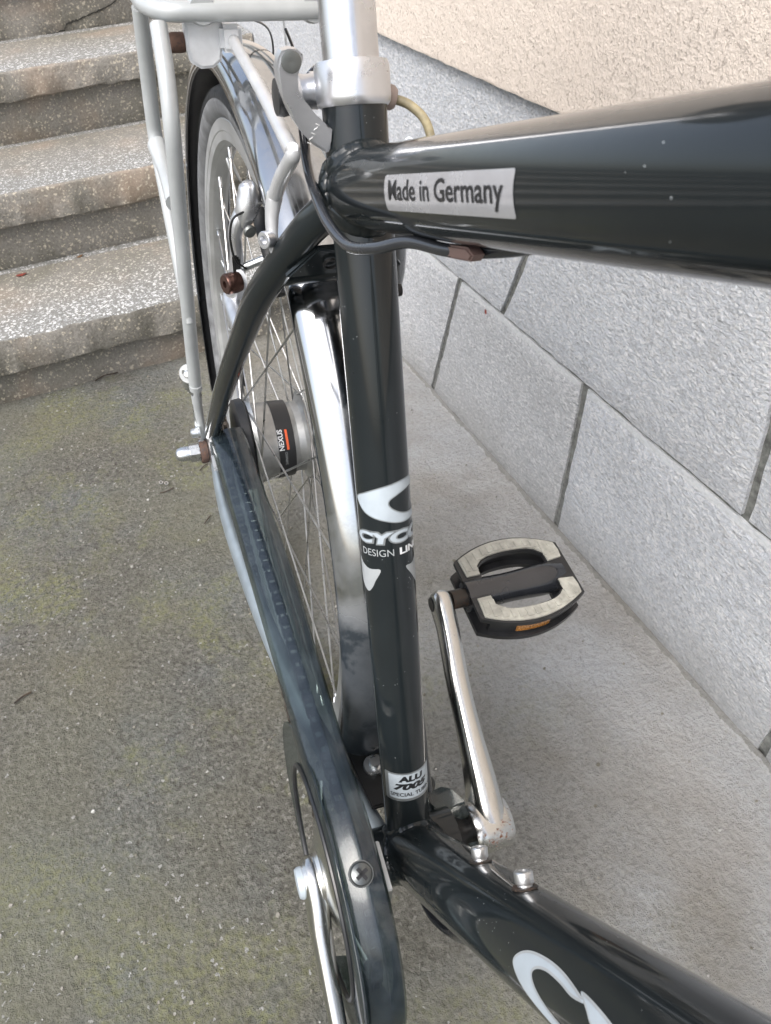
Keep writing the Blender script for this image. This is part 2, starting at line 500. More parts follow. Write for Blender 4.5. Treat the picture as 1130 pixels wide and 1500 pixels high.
def sweep_geo(pts, rad, seg=20, caps=True, hollow=False):
    """pts list; rad float or list of (ru, rv) / floats"""
    P = [Vector(p) for p in pts]
    n = len(P)
    T = []
    for i in range(n):
        a = P[max(0, i - 1)]
        b = P[min(n - 1, i + 1)]
        T.append((b - a).normalized())
    up = Vector((1, 0, 0))
    if abs(T[0].dot(up)) > 0.9:
        up = Vector((0, 0, 1))
    u = (up - T[0] * up.dot(T[0])).normalized()
    vs, fs = [], []
    for i in range(n):
        u = (u - T[i] * u.dot(T[i])).normalized()
        v = T[i].cross(u)
        r = rad[i] if isinstance(rad, (list, tuple)) else rad
        ru, rv = r if isinstance(r, (list, tuple)) else (r, r)
        for k in range(seg):
            a = 2 * PI * k / seg
            vs.append(P[i] + u * (ru * math.cos(a)) + v * (rv * math.sin(a)))
    for i in range(n - 1):
        for k in range(seg):
            k2 = (k + 1) % seg
            fs.append((i * seg + k, i * seg + k2, (i + 1) * seg + k2, (i + 1) * seg + k))
    if caps:
        fs.append(tuple(range(seg))[::-1])
        fs.append(tuple((n - 1) * seg + k for k in range(seg)))
    return vs, fs
def sweep(name, pts, rad, m, parent=None, seg=20, sm=0, caps=True, **kw):
    if sm:
        if isinstance(rad, (list, tuple)):
            rp = catmull([(*(r if isinstance(r, (list, tuple)) else (r, r)), 0) for r in rad], sm)
            rad = [(r.x, r.y) for r in rp]
        pts = catmull(pts, sm)
    vs, fs = sweep_geo(pts, rad, seg, caps)
    return mesh_obj(name, vs, fs, m, parent, **kw)
def basis(axis):
    a = Vector(axis).normalized()
    u = Vector((1, 0, 0)) if abs(a.x) < 0.9 else Vector((0, 0, 1))
    u = (u - a * u.dot(a)).normalized()
    return a, u, a.cross(u)
def lathe_geo(prof, org, axis, seg=32, sq=None):
    a, u, v = basis(axis)
    org = Vector(org)
    vs, fs = [], []
    for (r, h) in prof:
        for k in range(seg):
            t = 2 * PI * k / seg
            vs.append(org + a * h + (u * math.cos(t) + v * math.sin(t)) * r)
    n = len(prof)
    for i in range(n - 1):
        for k in range(seg):
            k2 = (k + 1) % seg
            fs.append((i * seg + k, i * seg + k2, (i + 1) * seg + k2, (i + 1) * seg + k))
    if prof[0][0] > 1e-6:
        fs.append(tuple(range(seg))[::-1])
    if prof[-1][0] > 1e-6:
        fs.append(tuple((n - 1) * seg + k for k in range(seg)))
    return vs, fs
def lathe(name, prof, org, axis, m, parent=None, seg=32, ring=False, **kw):
    vs, fs = lathe_geo(prof, org, axis, seg)
    if ring:      # closed profile: join the last ring to the first instead of capping
        fs = [f for f in fs if len(f) == 4]
        n = len(prof)
        for k in range(seg):
            k2 = (k + 1) % seg
            fs.append(((n - 1) * seg + k, (n - 1) * seg + k2, k2, k))
    return mesh_obj(name, vs, fs, m, parent, **kw)
def prism(name, outline, org, U, V, th, m, parent=None, bev=0.0, segs=2, **kw):
    """outline in 2D (u, v), extruded by th along U x V, centred on org"""
    U = Vector(U).normalized(); V = Vector(V).normalized()
    W = U.cross(V).normalized()
    org = Vector(org)
    bm = bmesh.new()
    lo = [bm.verts.new(org + U * a + V * b - W * th / 2) for a, b in outline]
    hi = [bm.verts.new(org + U * a + V * b + W * th / 2) for a, b in outline]
    n = len(outline)
    bm.faces.new(lo[::-1]); bm.faces.new(hi)
    for i in range(n):
        bm.faces.new((lo[i], lo[(i + 1) % n], hi[(i + 1) % n], hi[i]))
    if bev:
        bmesh.ops.bevel(bm, geom=[e for e in bm.edges if any(len(f.verts) > 4 or f in (bm.faces[:2]) for f in e.link_faces)] if n > 4 else list(bm.edges),
                        offset=bev, segments=segs, affect='EDGES', clamp_overlap=True)
    return bm_obj(name, bm, m, parent, **kw)
def box(name, c, s, m, parent=None, bev=0.0, rot=None, **kw):
    bm = bmesh.new()
    bmesh.ops.create_cube(bm, size=1)
    bmesh.ops.scale(bm, vec=s, verts=bm.verts)
    if bev:
        bmesh.ops.bevel(bm, geom=list(bm.edges), offset=bev, segments=2, affect='EDGES')
    if rot is not None:
        bmesh.ops.transform(bm, matrix=rot.to_4x4(), verts=bm.verts)
    bmesh.ops.translate(bm, vec=c, verts=bm.verts)
    return bm_obj(name, bm, m, parent, **kw)
def tag(o, label=None, cat=None, group=None, kind=None):
    if label: o['label'] = label
    if cat: o['category'] = cat
    if group: o['group'] = group
    if kind: o['kind'] = kind
    return o

# ================================================================== THE SETTING
def wavy_edge_box(name, x0, x1, y0, y1, z0, z1, m, parent, nx=60, amp=0.003, seed=0, r=0.006):
    """slab whose long edges are slightly chipped and rounded"""
    rng = random.Random(seed)
    bm = bmesh.new()
    prof = [(y1, z0), (y0 + 0.004, z0), (y0, z0 + 0.004), (y0, z1 - r), (y0 + r * 0.3, z1 - r * 0.3), (y0 + r, z1), (y1, z1)]
    rows = []
    ph = [rng.uniform(0, 6) for _ in range(6)]
    for i in range(nx + 1):
        x = x0 + (x1 - x0) * i / nx
        row = []
        for j, (y, z) in enumerate(prof):
            dy = dz = 0
            if j in (1, 2, 3, 4, 5):
                dy = amp * (0.5 * math.sin(x * 9 + ph[0]) + 0.3 * math.sin(x * 31 + ph[1]) + rng.uniform(-.45, .45))
            if j in (1, 2):
                dz = amp * 1.3 * (0.5 * math.sin(x * 14 + ph[2]) + rng.uniform(-.5, .5))
            if j in (4, 5):
                dz = amp * 0.5 * rng.uniform(-1, 0.2)
            row.append(bm.verts.new((x, y + dy, z + dz)))
        rows.append(row)
    n = len(prof)
    for i in range(nx):
        for j in range(n):
            j2 = (j + 1) % n
            bm.faces.new((rows[i][j], rows[i + 1][j], rows[i + 1][j2], rows[i][j2]))
    bm.faces.new(rows[0]); bm.faces.new(rows[-1][::-1])
    return bm_obj(name, bm, m, parent, angle=50)

# ground: one sheet, finely divided where the camera looks
gbm = bmesh.new()
def grid_lines(a, b, fine0, fine1, step):
    L = [a]
    x = fine0
    while x <= fine1 + 1e-6:
        L.append(x)
        x += step
    L.append(b)
    return L
from mathutils import noise as mnoise
xs = [-60, -20, -6, -3] + [-1.2 + 0.012 * i for i in range(int(1.78 / 0.012))] + [0.75, 6, 60]
ys = [-60, -20, -5, -1.6] + [-0.6 + 0.014 * i for i in range(int(2.2 / 0.014))] + [2, 6, 60]
gv = []
for y in ys:
    for x in xs:
        z = 0
        if -1.2 < x < 0.5 and -0.6 < y < 1.5:
            z = 0.0016 * mnoise.noise((x * 9, y * 9, 1)) + 0.0009 * mnoise.noise((x * 45, y * 45, 5))
            if x > 0.44:
                z += 0.003 * (x - 0.44) / 0.06
        gv.append((x, y, z - 0.001))
nx = len(xs)
gf = [(j * nx + i, j * nx + i + 1, (j + 1) * nx + i + 1, (j + 1) * nx + i) for j in range(len(ys) - 1) for i in range(nx - 1)]
g = mesh_obj('ground', gv, gf, 'ground', smooth=True, angle=80)
tag(g, kind='structure')

# loose grit: tiny embedded stones, nobody could count them
rng = random.Random(9)
vs, fs, cols = [], [], []
for i in range(1900):
    if i < 1700:
        x, y = rng.uniform(-1.0, 0.15), rng.uniform(-0.35, 1.24)
    else:
        x, y = rng.uniform(0.0, 0.45), rng.uniform(-0.3, 1.1)
    s = rng.choice((0.0012, 0.0016, 0.002, 0.0026)) * rng.uniform(0.6, 1.2)
    a = rng.uniform(0, PI)
    b = len(vs)
    e = rng.uniform(0.6, 1.0)
    for k in range(6):
        t = a + k * PI / 3
        q = rng.uniform(0.75, 1.1)
        dx, dy = s * math.cos(t) * q, s * e * math.sin(t) * q
        vs.append((x + dx, y + dy, -0.002))
        vs.append((x + dx * 0.8, y + dy * 0.8, s * 0.35))
    for k in range(6):
        k2 = (k + 1) % 6
        fs.append((b + 2 * k, b + 2 * k2, b + 2 * k2 + 1, b + 2 * k + 1))
    fs.append(tuple(b + 2 * k + 1 for k in range(6)))
kk = NT('grit_stone')
gi = kk.vor(60, out='Color')
sg_ = kk.n('ShaderNodeSeparateColor')
kk.l(gi, sg_.inputs[0])
kk.setp(Base_Color=kk.ramp(sg_.outputs[0], [(0.0, (0.12, 0.11, 0.085)), (0.4, (0.19, 0.18, 0.145)), (0.8, (0.25, 0.24, 0.215)), (1.0, (0.42, 0.42, 0.40))]), Roughness=0.8)
MAT['grit'] = kk.m
grit = mesh_obj('grit', vs, fs, 'grit', smooth=False)
tag(grit, 'fine pale and brown grit embedded in the concrete ground', 'grit', kind='stuff')

# ---- house wall with stone plinth blocks
XW = 0.458
wall = bpy.data.objects.new('house_wall', None)
C.objects.link(wall)
wall.location = (XW, 0.5, 0)
tag(wall, 'house wall of beige roughcast render above a plinth of big grey blocks', 'wall')
def wl(o):
    o.location = (-XW, -0.5, 0)
    return o
wl(box('plinth_backing', (XW + 0.165, 0.55, 0.287), (0.30, 5.3, 0.574), 'mortar', wall, smooth=False))
# joints at each y measured low / high on the wall (they lean a little)
low_j = [(-1.72, -1.70), (-1.25, -1.24), (-0.80, -0.78), (-0.36, -0.35), (0.045, 0.030), (0.482, 0.456), (0.915, 0.805), (1.36, 1.32), (1.80, 1.78), (2.25, 2.25), (2.70, 2.70)]
up_j = [(-1.90, -1.90), (-1.15, -1.14), (-0.50, -0.49), (0.166, 0.178), (0.668, 0.518), (1.22, 1.20), (1.62, 1.60), (2.2, 2.2), (2.8, 2.8)]
def course(js, z0, z1, cap, seed):
    rg = random.Random(seed)
    for (a0, a1), (b0, b1) in zip(js[:-1], js[1:]):
        g2 = 0.0062
        bm = bmesh.new()
        nu, nv = 24, 14
        proud = rg.uniform(-0.0012, 0.0012)
        rows = []
        for j in range(nv + 1):
            t = j / nv
            row = []
            for i in range(nu + 1):
                s = i / nu
                ya = (a0 + (a1 - a0) * t) + g2
                yb = (b0 + (b1 - b0) * t) - g2
                y = ya + (yb - ya) * s
                z = z0 + (z1 - z0) * t
                edge = min(s, 1 - s) * (yb - ya)
                edgez = min(t, 1 - t) * (z1 - z0)
                e = min(edge, edgez)
                x = XW + proud
                if e < 1e-6:
                    x += 0.0035
                    y += rg.uniform(-0.0015, 0.0015)
                    z += rg.uniform(-0.0012, 0.0012)
                else:
                    x += 0.0012 * mnoise.noise((y * 20, z * 20, seed))
                row.append(bm.verts.new((x, y, z)))
            rows.append(row)
        for j in range(nv):
            for i in range(nu):
                bm.faces.new((rows[j][i], rows[j][i + 1], rows[j + 1][i + 1], rows[j + 1][i]))
        # sides back into the wall
        per = [rows[0][i] for i in range(nu + 1)] + [rows[j][nu] for j in range(1, nv + 1)] + [rows[nv][i] for i in range(nu - 1, -1, -1)] + [rows[j][0] for j in range(nv - 1, 0, -1)]
        back = [bm.verts.new((XW + 0.03, v.co.y, v.co.z)) for v in per]
        for i in range(len(per)):
            k2 = (i + 1) % len(per)
            bm.faces.new((per[i], back[i], back[k2], per[k2]))
        wl(bm_obj('plinth_block', bm, rg.choice(['block_a', 'block_b']) if not cap else 'block_a', wall, angle=50))
course(low_j, 0.003, 0.2738, False, 3)
course(up_j, 0.2800, 0.5815, True, 5)
# mortar skins lie in the joints
wl(box('joint_mortar', (XW + 0.0113, 0.55, 0.287), (0.0075, 5.28, 0.572), 'mortar', wall, smooth=False))
# render above, standing 12 mm proud with a slightly uneven lower edge
bm = bmesh.new()
N = 260
rg = random.Random(2)
fr, lo_, bk = [], [], []
for i in range(N + 1):
    y = -2.1 + 5.3 * i / N
    dz = rg.uniform(-0.0008, 0.0008) + 0.0015 * math.sin(y * 5)
    lo_.append(bm.verts.new((XW - 0.014, y, 0.586 + dz)))
    fr.append(bm.verts.new((XW - 0.016, y, 0.590 + dz)))
    bk.append(bm.verts.new((XW + 0.05, y, 0.586 + dz)))
tops = [bm.verts.new((XW - 0.016, v.co.y, 3.2)) for v in fr]
for i in range(N):
    bm.faces.new((bk[i], bk[i + 1], lo_[i + 1], lo_[i]))
    bm.faces.new((lo_[i], lo_[i + 1], fr[i + 1], fr[i]))
    bm.faces.new((fr[i], fr[i + 1], tops[i + 1], tops[i]))
wl(bm_obj('render_coat', bm, 'plaster', wall, angle=60))
wl(box('wall_core', (XW + 0.165, 0.55, 1.895), (0.30, 5.3, 2.61), 'plaster', wall, smooth=False))

fv, ff = [], []
rg = random.Random(31)
NF = 420
for i in range(NF + 1):
    y = -1.2 + 2.5 * i / NF
    wd = 0.0035 + 0.0025 * mnoise.noise((y * 7, 0, 3)) + 0.0020 * mnoise.noise((y * 45, 2, 0)) + rg.uniform(-0.0008, 0.0008)
    hh = 0.0045 + 0.003 * mnoise.noise((y * 9, 7, 3)) + rg.uniform(-0.0006, 0.0006)
    for (x, z) in ((XW + 0.004, -0.001), (XW - wd, -0.001), (XW - wd * 0.75, hh * 0.35), (XW - wd * 0.3, hh * 0.75), (XW + 0.004, hh)):
        fv.append((x, y, z))
for i in range(NF):
    for k in range(5):
        ff.append((5 * i + k, 5 * i + 5 + k, 5 * i + 5 + (k + 1) % 5, 5 * i + (k + 1) % 5))
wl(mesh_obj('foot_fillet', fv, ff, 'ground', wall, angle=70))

# ---- concrete steps
steps = bpy.data.objects.new('concrete_steps', None)
C.objects.link(steps)
steps.location = (-0.8, 1.6, 0)
tag(steps, 'flight of worn terrazzo concrete steps with overhanging treads rising behind the bicycle', 'steps')
def sl(o):
    o.location = (0.8, -1.6, 0)
    return o
X0, X1 = -2.6, XW - 0.003
tops_ = [(1.251, 0.072, 0.1437), (1.5434, 0.2361, 0.3044), (1.850, 0.3977, 0.456), (2.165, 0.555, 0.6105), (2.47, 0.71, 0.765)]
ris = [1.281, 1.5734, 1.880, 2.195, 2.50]
for i, (yf, zb, zt) in enumerate(tops_):
    z0 = -0.02 if i == 0 else tops_[i - 1][2] - 0.004
    yb = (ris[i + 1] if i + 1 < len(ris) else 3.2) + 0.02
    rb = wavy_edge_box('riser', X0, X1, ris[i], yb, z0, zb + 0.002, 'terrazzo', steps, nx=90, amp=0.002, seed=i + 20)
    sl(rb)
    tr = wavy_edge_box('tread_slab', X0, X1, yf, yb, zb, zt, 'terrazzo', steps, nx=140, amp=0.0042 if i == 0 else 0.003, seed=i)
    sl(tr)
# crack in the fourth riser: a dark jagged groove strip
ck = [(-0.80, 0.4475), (-0.45, 0.451), (-0.25, 0.4535), (-0.096, 0.4545), (-0.04, 0.453), (0.003, 0.4535), (0.045, 0.4565), (0.064, 0.460), (0.072, 0.471), (0.09, 0.4755), (0.11, 0.478), (0.131, 0.485), (0.165, 0.491), (0.196, 0.502), (0.23, 0.52)]
vs, fs = [], []
rg = random.Random(8)
P2 = []
for (a, b), (c, d) in zip(ck[:-1], ck[1:]):
    for t in range(5):
        P2.append((a + (c - a) * t / 5, b + (d - b) * t / 5 + rg.uniform(-0.0012, 0.0012)))
for i, (a, b) in enumerate(P2):
    wd = 0.0016 + rg.uniform(-0.0006, 0.0012)
    vs += [(a, 2.1925, b - wd), (a, 2.1925, b + wd), (a, 2.199, b)]
for i in range(len(P2) - 1):
    k = 3 * i
    fs += [(k, k + 3, k + 4, k + 1)]
plain('crack_dark', (0.02, 0.019, 0.016), 0.95)
sl(mesh_obj('crack', vs, fs, 'crack_dark', steps, smooth=False))
# top landing block closes the flight
sl(box('landing', (-1.07, 4.21, 0.385), (3.06, 2.0, 0.79), 'terrazzo', steps, smooth=False))

# ---- small litter on ground and treads
def on(x, y, z, name, o_label, cat, m, pts, th=0.0006, curl=0.002, rot=0):
    bm = bmesh.new()
    c, s_ = math.cos(rot), math.sin(rot)
    n = len(pts)
    up = [bm.verts.new((px * c - py * s_, px * s_ + py * c, th + curl * (abs(px) + abs(py)) * 60 * random.uniform(.5, 1))) for px, py in pts]
    ce = bm.verts.new((0, 0, th))
    for i in range(n):
        bm.faces.new((ce, up[i], up[(i + 1) % n]))
    r = bmesh.ops.extrude_face_region(bm, geom=list(bm.faces))
    for v in r['geom']:
        if isinstance(v, bmesh.types.BMVert):
            v.co.z += 0.0005
    o = bm_obj(name, bm, m, None)
    o.location = (x, y, z)
    tag(o, o_label, cat)
    return o
leaf_o = [(0.011, 0), (0.006, 0.004), (0, 0.0055), (-0.007, 0.0035), (-0.011, 0), (-0.006, -0.004), (0.001, -0.005), (0.007, -0.003)]
def scaled(o, s): return [(a * s, b * s) for a, b in o]
on(-0.079, 1.555, 0.1445, 'dry_leaf', 'small pale tan leaf lying flat on the lowest step', 'leaf', 'leaf', scaled(leaf_o, 0.8), rot=0.6)
on(-0.205, 1.525, 0.1445, 'dry_leaf', 'small crumpled red leaf at the back of the lowest step', 'leaf', 'leaf_red', scaled(leaf_o, 1.1), rot=0.1)
def twig(pts, label, r=0.0010):
    o = sweep('twig', pts, r, 'twig', None, seg=6, sm=3)
    tag(o, label, 'twig', 'twigs lying on the ground')
    return o


twig([(-0.006, 0.881, 0.002), (0.004, 0.889, 0.003), (0.012, 0.893, 0.002)], 'short dark twig on the ground beside the axle nut')
twig([(-0.082, 0.853, 0.002), (-0.07, 0.851, 0.003), (-0.058, 0.856, 0.002)], 'thin dark twig on the ground just below two tiny rings')
twig([(-0.032, 0.742, 0.002), (-0.026, 0.748, 0.003), (-0.018, 0.757, 0.002)], 'tiny dark twig on the ground beside the chain guard')
twig([(-0.345, 0.514, 0.002), (-0.333, 0.520, 0.003), (-0.322, 0.523, 0.002)], 'dark twig alone on the open ground far left of the bicycle', 0.0013)
twig([(-0.13, 1.272, 0.002), (-0.108, 1.281, 0.004), (-0.09, 1.279, 0.003), (-0.075, 1.286, 0.002)], 'brown twig lying under the overhang of the lowest step', 0.0015)
for (x, y, lab) in ((-0.0745, 0.880, 'tiny metal ring on the ground, the farther left of a touching pair'), (-0.0665, 0.8735, 'tiny metal ring on the ground, the nearer right of a touching pair')):
    o = lathe('metal_ring', [(0.0022, -0.0008), (0.0036, -0.0008), (0.0036, 0.0008), (0.0022, 0.0008)], (0, 0, 0.0022), (0.15, -0.2, 1), 'alu', None, seg=18, ring=True)
    o.location = (x, y, 0)
    tag(o, lab, 'ring', 'two tiny metal rings on the ground')
o = on(0.440, 0.690, 0.2755, 'dry_leaf', '', 'leaf', 'leaf_red', scaled(leaf_o, 0.42), rot=0.9)
tag(o, 'tiny dark red leaf caught on the ledge between two courses of plinth blocks', 'leaf')
o.rotation_euler = (0, R(-70), 0)
o.location = (XW - 0.003, 0.705, 0.266)

# ================================================================== THE BICYCLE
# Everything below is in the bicycle's own frame: origin at the bottom bracket, +x to its left
# side (towards the wall), +y rearwards, +z up.  OFF shifts that frame to the Empty on the ground.
BW = Matrix(((0.9919579, 0.0840466, 0.0946347), (-0.0835035, 0.9964604, -0.009691), (-0.0951142, 0.0017107, 0.9954649)))
OFF = BW.transposed() @ Vector((0, 0, 0.2726))
bike = bpy.data.objects.new('bicycle', None)
C.objects.link(bike)
bike.rotation_euler = BW.to_euler()
bike['part_origin'] = 1
tag(bike, 'dark grey trekking bicycle with silver rear rack parked in front of the steps', 'bicycle')
def D3(deg): return Vector((0, math.cos(R(deg)), math.sin(R(deg))))
SD = D3(71.8752)                         # seat tube, going up
TD = Vector((0, -0.950036, 0.312140))    # top tube, going forward
TA = Vector((0, 0.142979, 0.436805))
DD = Vector((0, -0.615773, 0.787924))    # down tube
AX = Vector((0, 0.4461, 0.0704))         # rear axle
rS, rT, rD = 0.0165, 0.0196, 0.0227
X = Vector((1, 0, 0)); Y = Vector((0, 1, 0)); Z = Vector((0, 0, 1))

# --- frame tubes
seat_tube = sweep('seat_tube', [SD * -0.004, SD * 0.1, SD * 0.3, SD * 0.512], rS, 'paint', bike, seg=64)
ttL = 0.585
top_tube = sweep('top_tube', [TA + TD * 0.004, TA + TD * 0.2, TA + TD * 0.4, TA + TD * ttL], [(rT, rT), (rT, rT), (rT, rT), (rT * .97, rT * .97)], 'paint', bike, seg=72)
down_tube = sweep('down_tube', [DD * 0.005, DD * 0.2, DD * 0.4, DD * 0.68], rD, 'paint', bike, seg=72)
bb_shell = lathe('bottom_bracket_shell', [(0.0205, -0.036), (0.0215, -0.0355), (0.0215, 0.0355), (0.0205, 0.036)], (0, 0, 0), X, 'paint', bike, seg=48)
HA = Vector((0, -0.392, 0.66)); HB = Vector((0, -0.433, 0.525))
hd = (HA - HB).normalized()
sweep('head_tube', [HB - hd * 0.02, HB, HA, HA + hd * 0.015], [0.023, 0.021, 0.021, 0.023], 'paint', bike, seg=32)

def weld(name, A, dA, rA, B, dB, rB, parent, bead=0.0026, n=230, ripples=34, sgn=1, bulge=0.4):
    """a rippled bead where tube A (leaving along dA) meets cylinder B"""
    a, u, v = basis(dA)
    pts = []
    for k in range(n):
        t = 2 * PI * k / n
        off = (u * math.cos(t) + v * math.sin(t)) * rA
        p0 = A + off - B
        q0 = p0 - dB * p0.dot(dB)
        d0 = dA - dB * dA.dot(dB)
        aa, bb2, cc = d0.dot(d0), 2 * q0.dot(d0), q0.dot(q0) - rB * rB
        disc = bb2 * bb2 - 4 * aa * cc
        if disc < 0:
            s = -bb2 / (2 * aa)
        else:
            s = (-bb2 + math.sqrt(disc)) / (2 * aa)
        pts.append((A + off + dA * s, off.normalized()))
    vs, fs = [], []
    m = 10
    for k, (p, o_) in enumerate(pts):
        tan = (pts[(k + 1) % n][0] - pts[k - 1][0]).normalized()
        rad = (p - B - dB * (p - B).dot(dB)).normalized()
        nrm = (rad + o_).normalized()
        nrm = (nrm - tan * nrm.dot(tan)).normalized()
        bi = tan.cross(nrm)
        ph = (k / n * ripples) % 1.0
        rr = bead * (0.92 + 0.13 * math.sqrt(max(0, 1 - (2 * ph - 1) ** 2)))
        for j in range(m):
            t = 2 * PI * j / m
            vs.append(p + nrm * (rr * math.cos(t) * 0.75) + bi * (rr * 1.55 * math.sin(t)) + tan * (0.0011 * math.cos(t * 1)) )
    for k in range(n):
        for j in range(m):
            k2, j2 = (k + 1) % n, (j + 1) % m
            fs.append((k * m + j, k2 * m + j, k2 * m + j2, k * m + j2))
    return mesh_obj(name, vs, fs, 'paint', parent, angle=60)
weld('weld_bead', TA, TD, rT, Vector((0, 0, 0)), SD, rS, bike, bead=0.0040, ripples=20)
weld('weld_bead', Vector((0, 0, 0)), DD, rD, Vector((0, 0, 0)), X, 0.0215, bike, bead=0.0030, ripples=34)
weld('weld_bead', Vector((0, 0, 0)), SD, rS, Vector((0, 0, 0)), X, 0.0215, bike, bead=0.0028, ripples=26)
weld('weld_bead', Vector((0, 0, 0)), DD, rD * 0.99, Vector((0, 0, 0)), SD, rS, bike, bead=0.0032, ripples=34)

# --- seat clamp, post
sweep('seat_post', [SD * 0.45, SD * 0.6, SD * 0.71], 0.01400, 'post_alloy', bike, seg=48)
CB, CT = 0.4985, 0.5185
clamp = lathe('seat_clamp', [(0.0142, CB), (0.0172, CB - 0.0005), (0.0186, CB + 0.0012), (0.0189, CB + 0.004), (0.0189, CT - 0.003), (0.0180, CT - 0.0006), (0.0142, CT)],
              (0, 0, 0), SD, 'clamp_alloy', bike, seg=64, ring=True)
sN = Vector((0, -SD.z, SD.y))            # front normal of the seat tube
# clamp barrel + quick release lever on the drive side
cc_ = SD * 0.5085
def LP(x, f, s): return X * x + sN * f + SD * s
lathe('clamp_barrel', [(0.0005, 0), (0.0088, 0.0004), (0.0100, 0.0018), (0.0102, 0.004), (0.0088, 0.0060), (0.0080, 0.0090), (0.0084, 0.0150), (0.0060, 0.017)], LP(-0.0305, -0.0125, 0.5065), Vector((1, 0.12, 0)), 'clamp_alloy', bike, seg=32)
box('clamp_ear', LP(-0.0145, -0.0155, 0.5085), (0.010, 0.012, 0.014), 'clamp_alloy', bike, bev=0.002)
lathe('lever_cam', [(0.0005, -0.004), (0.0085, -0.0035), (0.0092, 0.0), (0.0085, 0.0035), (0.0005, 0.004)], LP(-0.0335, -0.0125, 0.5050), X, 'black_plastic', bike, seg=32)
lev = [(-0.040, 0.4985), (-0.0383, 0.5012), (-0.0346, 0.502), (-0.031, 0.5015), (-0.0283, 0.4995), (-0.0284, 0.497), (-0.0300, 0.4945), (-0.0324, 0.4915), (-0.0326, 0.4893), (-0.0312, 0.4852), (-0.0289, 0.4808), (-0.0258, 0.4752), (-0.0224, 0.4712),
       (-0.0190, 0.4685), (-0.0151, 0.4668), (-0.0139, 0.4652), (-0.0143, 0.4608), (-0.0164, 0.4560), (-0.0178, 0.4556), (-0.0245, 0.4598), (-0.029, 0.4645), (-0.0330, 0.4700), (-0.0363, 0.4756), (-0.0388, 0.4825), (-0.0408, 0.489), (-0.0412, 0.494)]
lever = prism('quick_release_lever', [(a, b) for a, b in lev], (0, 0.1475, 0), X, Z, 0.0085, 'clamp_alloy', bike, bev=0.0012)
plain('dull_steel', (0.16, 0.17, 0.165), 0.4, 0.7)
lathe('pivot_pin', [(0.0048, 0), (0.0048, 0.0006), (0.0036, 0.0009), (0.0005, 0.0006)], (-0.0343, 0.1433, 0.4968), (0, -1, 0.1), 'dull_steel', lever, seg=24)
for k, (dx, dz) in enumerate(((0, 0), (-0.0011, -0.0018), (-0.0024, -0.0040), (-0.0036, -0.0062), (-0.0046, -0.0082))):
    prism('cast_mark', [(-0.0011, -0.0003), (0.0009, -0.0001), (0.0012, 0.0003), (-0.0009, 0.0002)], (-0.0222 + dx, 0.1431, 0.4692 + dz), (0.9, 0, 0.45 if k % 2 else -0.5), (0, 0, 1), 0.0003, 'white_mark', lever, smooth=False)

plain('stay_grey', (0.20, 0.235, 0.26), 0.38, 0.3)
# --- seat stays, bridge, chain stays, dropouts
stayL = [(-0.0125, 0.149, 0.430), (-0.0162, 0.1522, 0.4232), (-0.0227, 0.1617, 0.4122), (-0.0295, 0.176, 0.3956), (-0.0367, 0.1933, 0.3755), (-0.0427, 0.2109, 0.3551),
         (-0.0469, 0.2308, 0.3321), (-0.0509, 0.2615, 0.2964), (-0.0548, 0.2929, 0.260), (-0.0588, 0.3297, 0.2172), (-0.0622, 0.3739, 0.1659), (-0.0658, 0.425, 0.1065)]
stayR = [(-a, b, c) for a, b, c in stayL]
sr = [(0.0098, 0.0098)] * 3 + [(0.0095, 0.0095)] * 4 + [(0.0088, 0.0092)] * 3 + [(0.0082, 0.0090), (0.0078, 0.0088)]
for st in (stayL, stayR):
    sweep('seat_stay', st, sr, 'paint', bike, seg=28, sm=4)
sweep('stay_bridge', [(-0.036, 0.196, 0.3725), (0, 0.196, 0.3725), (0.036, 0.196, 0.3725)], 0.0085, 'paint', bike, seg=24)
prism('bridge_plate', [(-0.036, -0.013), (0.036, -0.013), (0.02, 0.012), (-0.02, 0.012)], (0, 0.166, 0.391), X, (0, -0.55, 0.83), 0.004, 'paint', bike, bev=0.001)
lathe('bridge_hole', [(0.0036, 0), (0.0046, 0), (0.0046, 0.0016), (0.0036, 0.0016)], (-0.011, 0.1635, 0.3895), (0, -0.83, -0.55), 'black_metal', bike, seg=20, ring=True)
csL = [(-0.018, 0.012, -0.001), (-0.028, 0.055, 0.003), (-0.044, 0.12, 0.014), (-0.060, 0.22, 0.036), (-0.0685, 0.33, 0.052), (-0.0690, 0.39, 0.060), (-0.067, 0.425, 0.066)]
for sg in (1, -1):
    sweep('chain_stay', [(a * sg, b, c) for a, b, c in csL], [(0.009, 0.0135), (0.009, 0.013), (0.009, 0.012), (0.008, 0.011), (0.0065, 0.0115), (0.005, 0.011), (0.004, 0.0095)], 'paint', bike, seg=24, sm=4) if sg < 0 else sweep('chain_stay', [(a * sg, b, c) for a, b, c in csL], [(0.009, 0.0135), (0.009, 0.013), (0.009, 0.012), (0.008, 0.011), (0.0065, 0.0115), (0.005, 0.011), (0.004, 0.0095)], 'stay_grey', bike, seg=24, sm=4)
drop = [(0.405, 0.05), (0.44, 0.047), (0.468, 0.055), (0.474, 0.070), (0.462, 0.088), (0.440, 0.104), (0.424, 0.112), (0.412, 0.104), (0.418, 0.084), (0.404, 0.072)]
for sg in (-1, 1):
    d = prism('dropout', [(a, b) for a, b in drop], (sg * 0.0675, 0, 0), Y, Z, 0.006, 'alu', bike, bev=0.001)

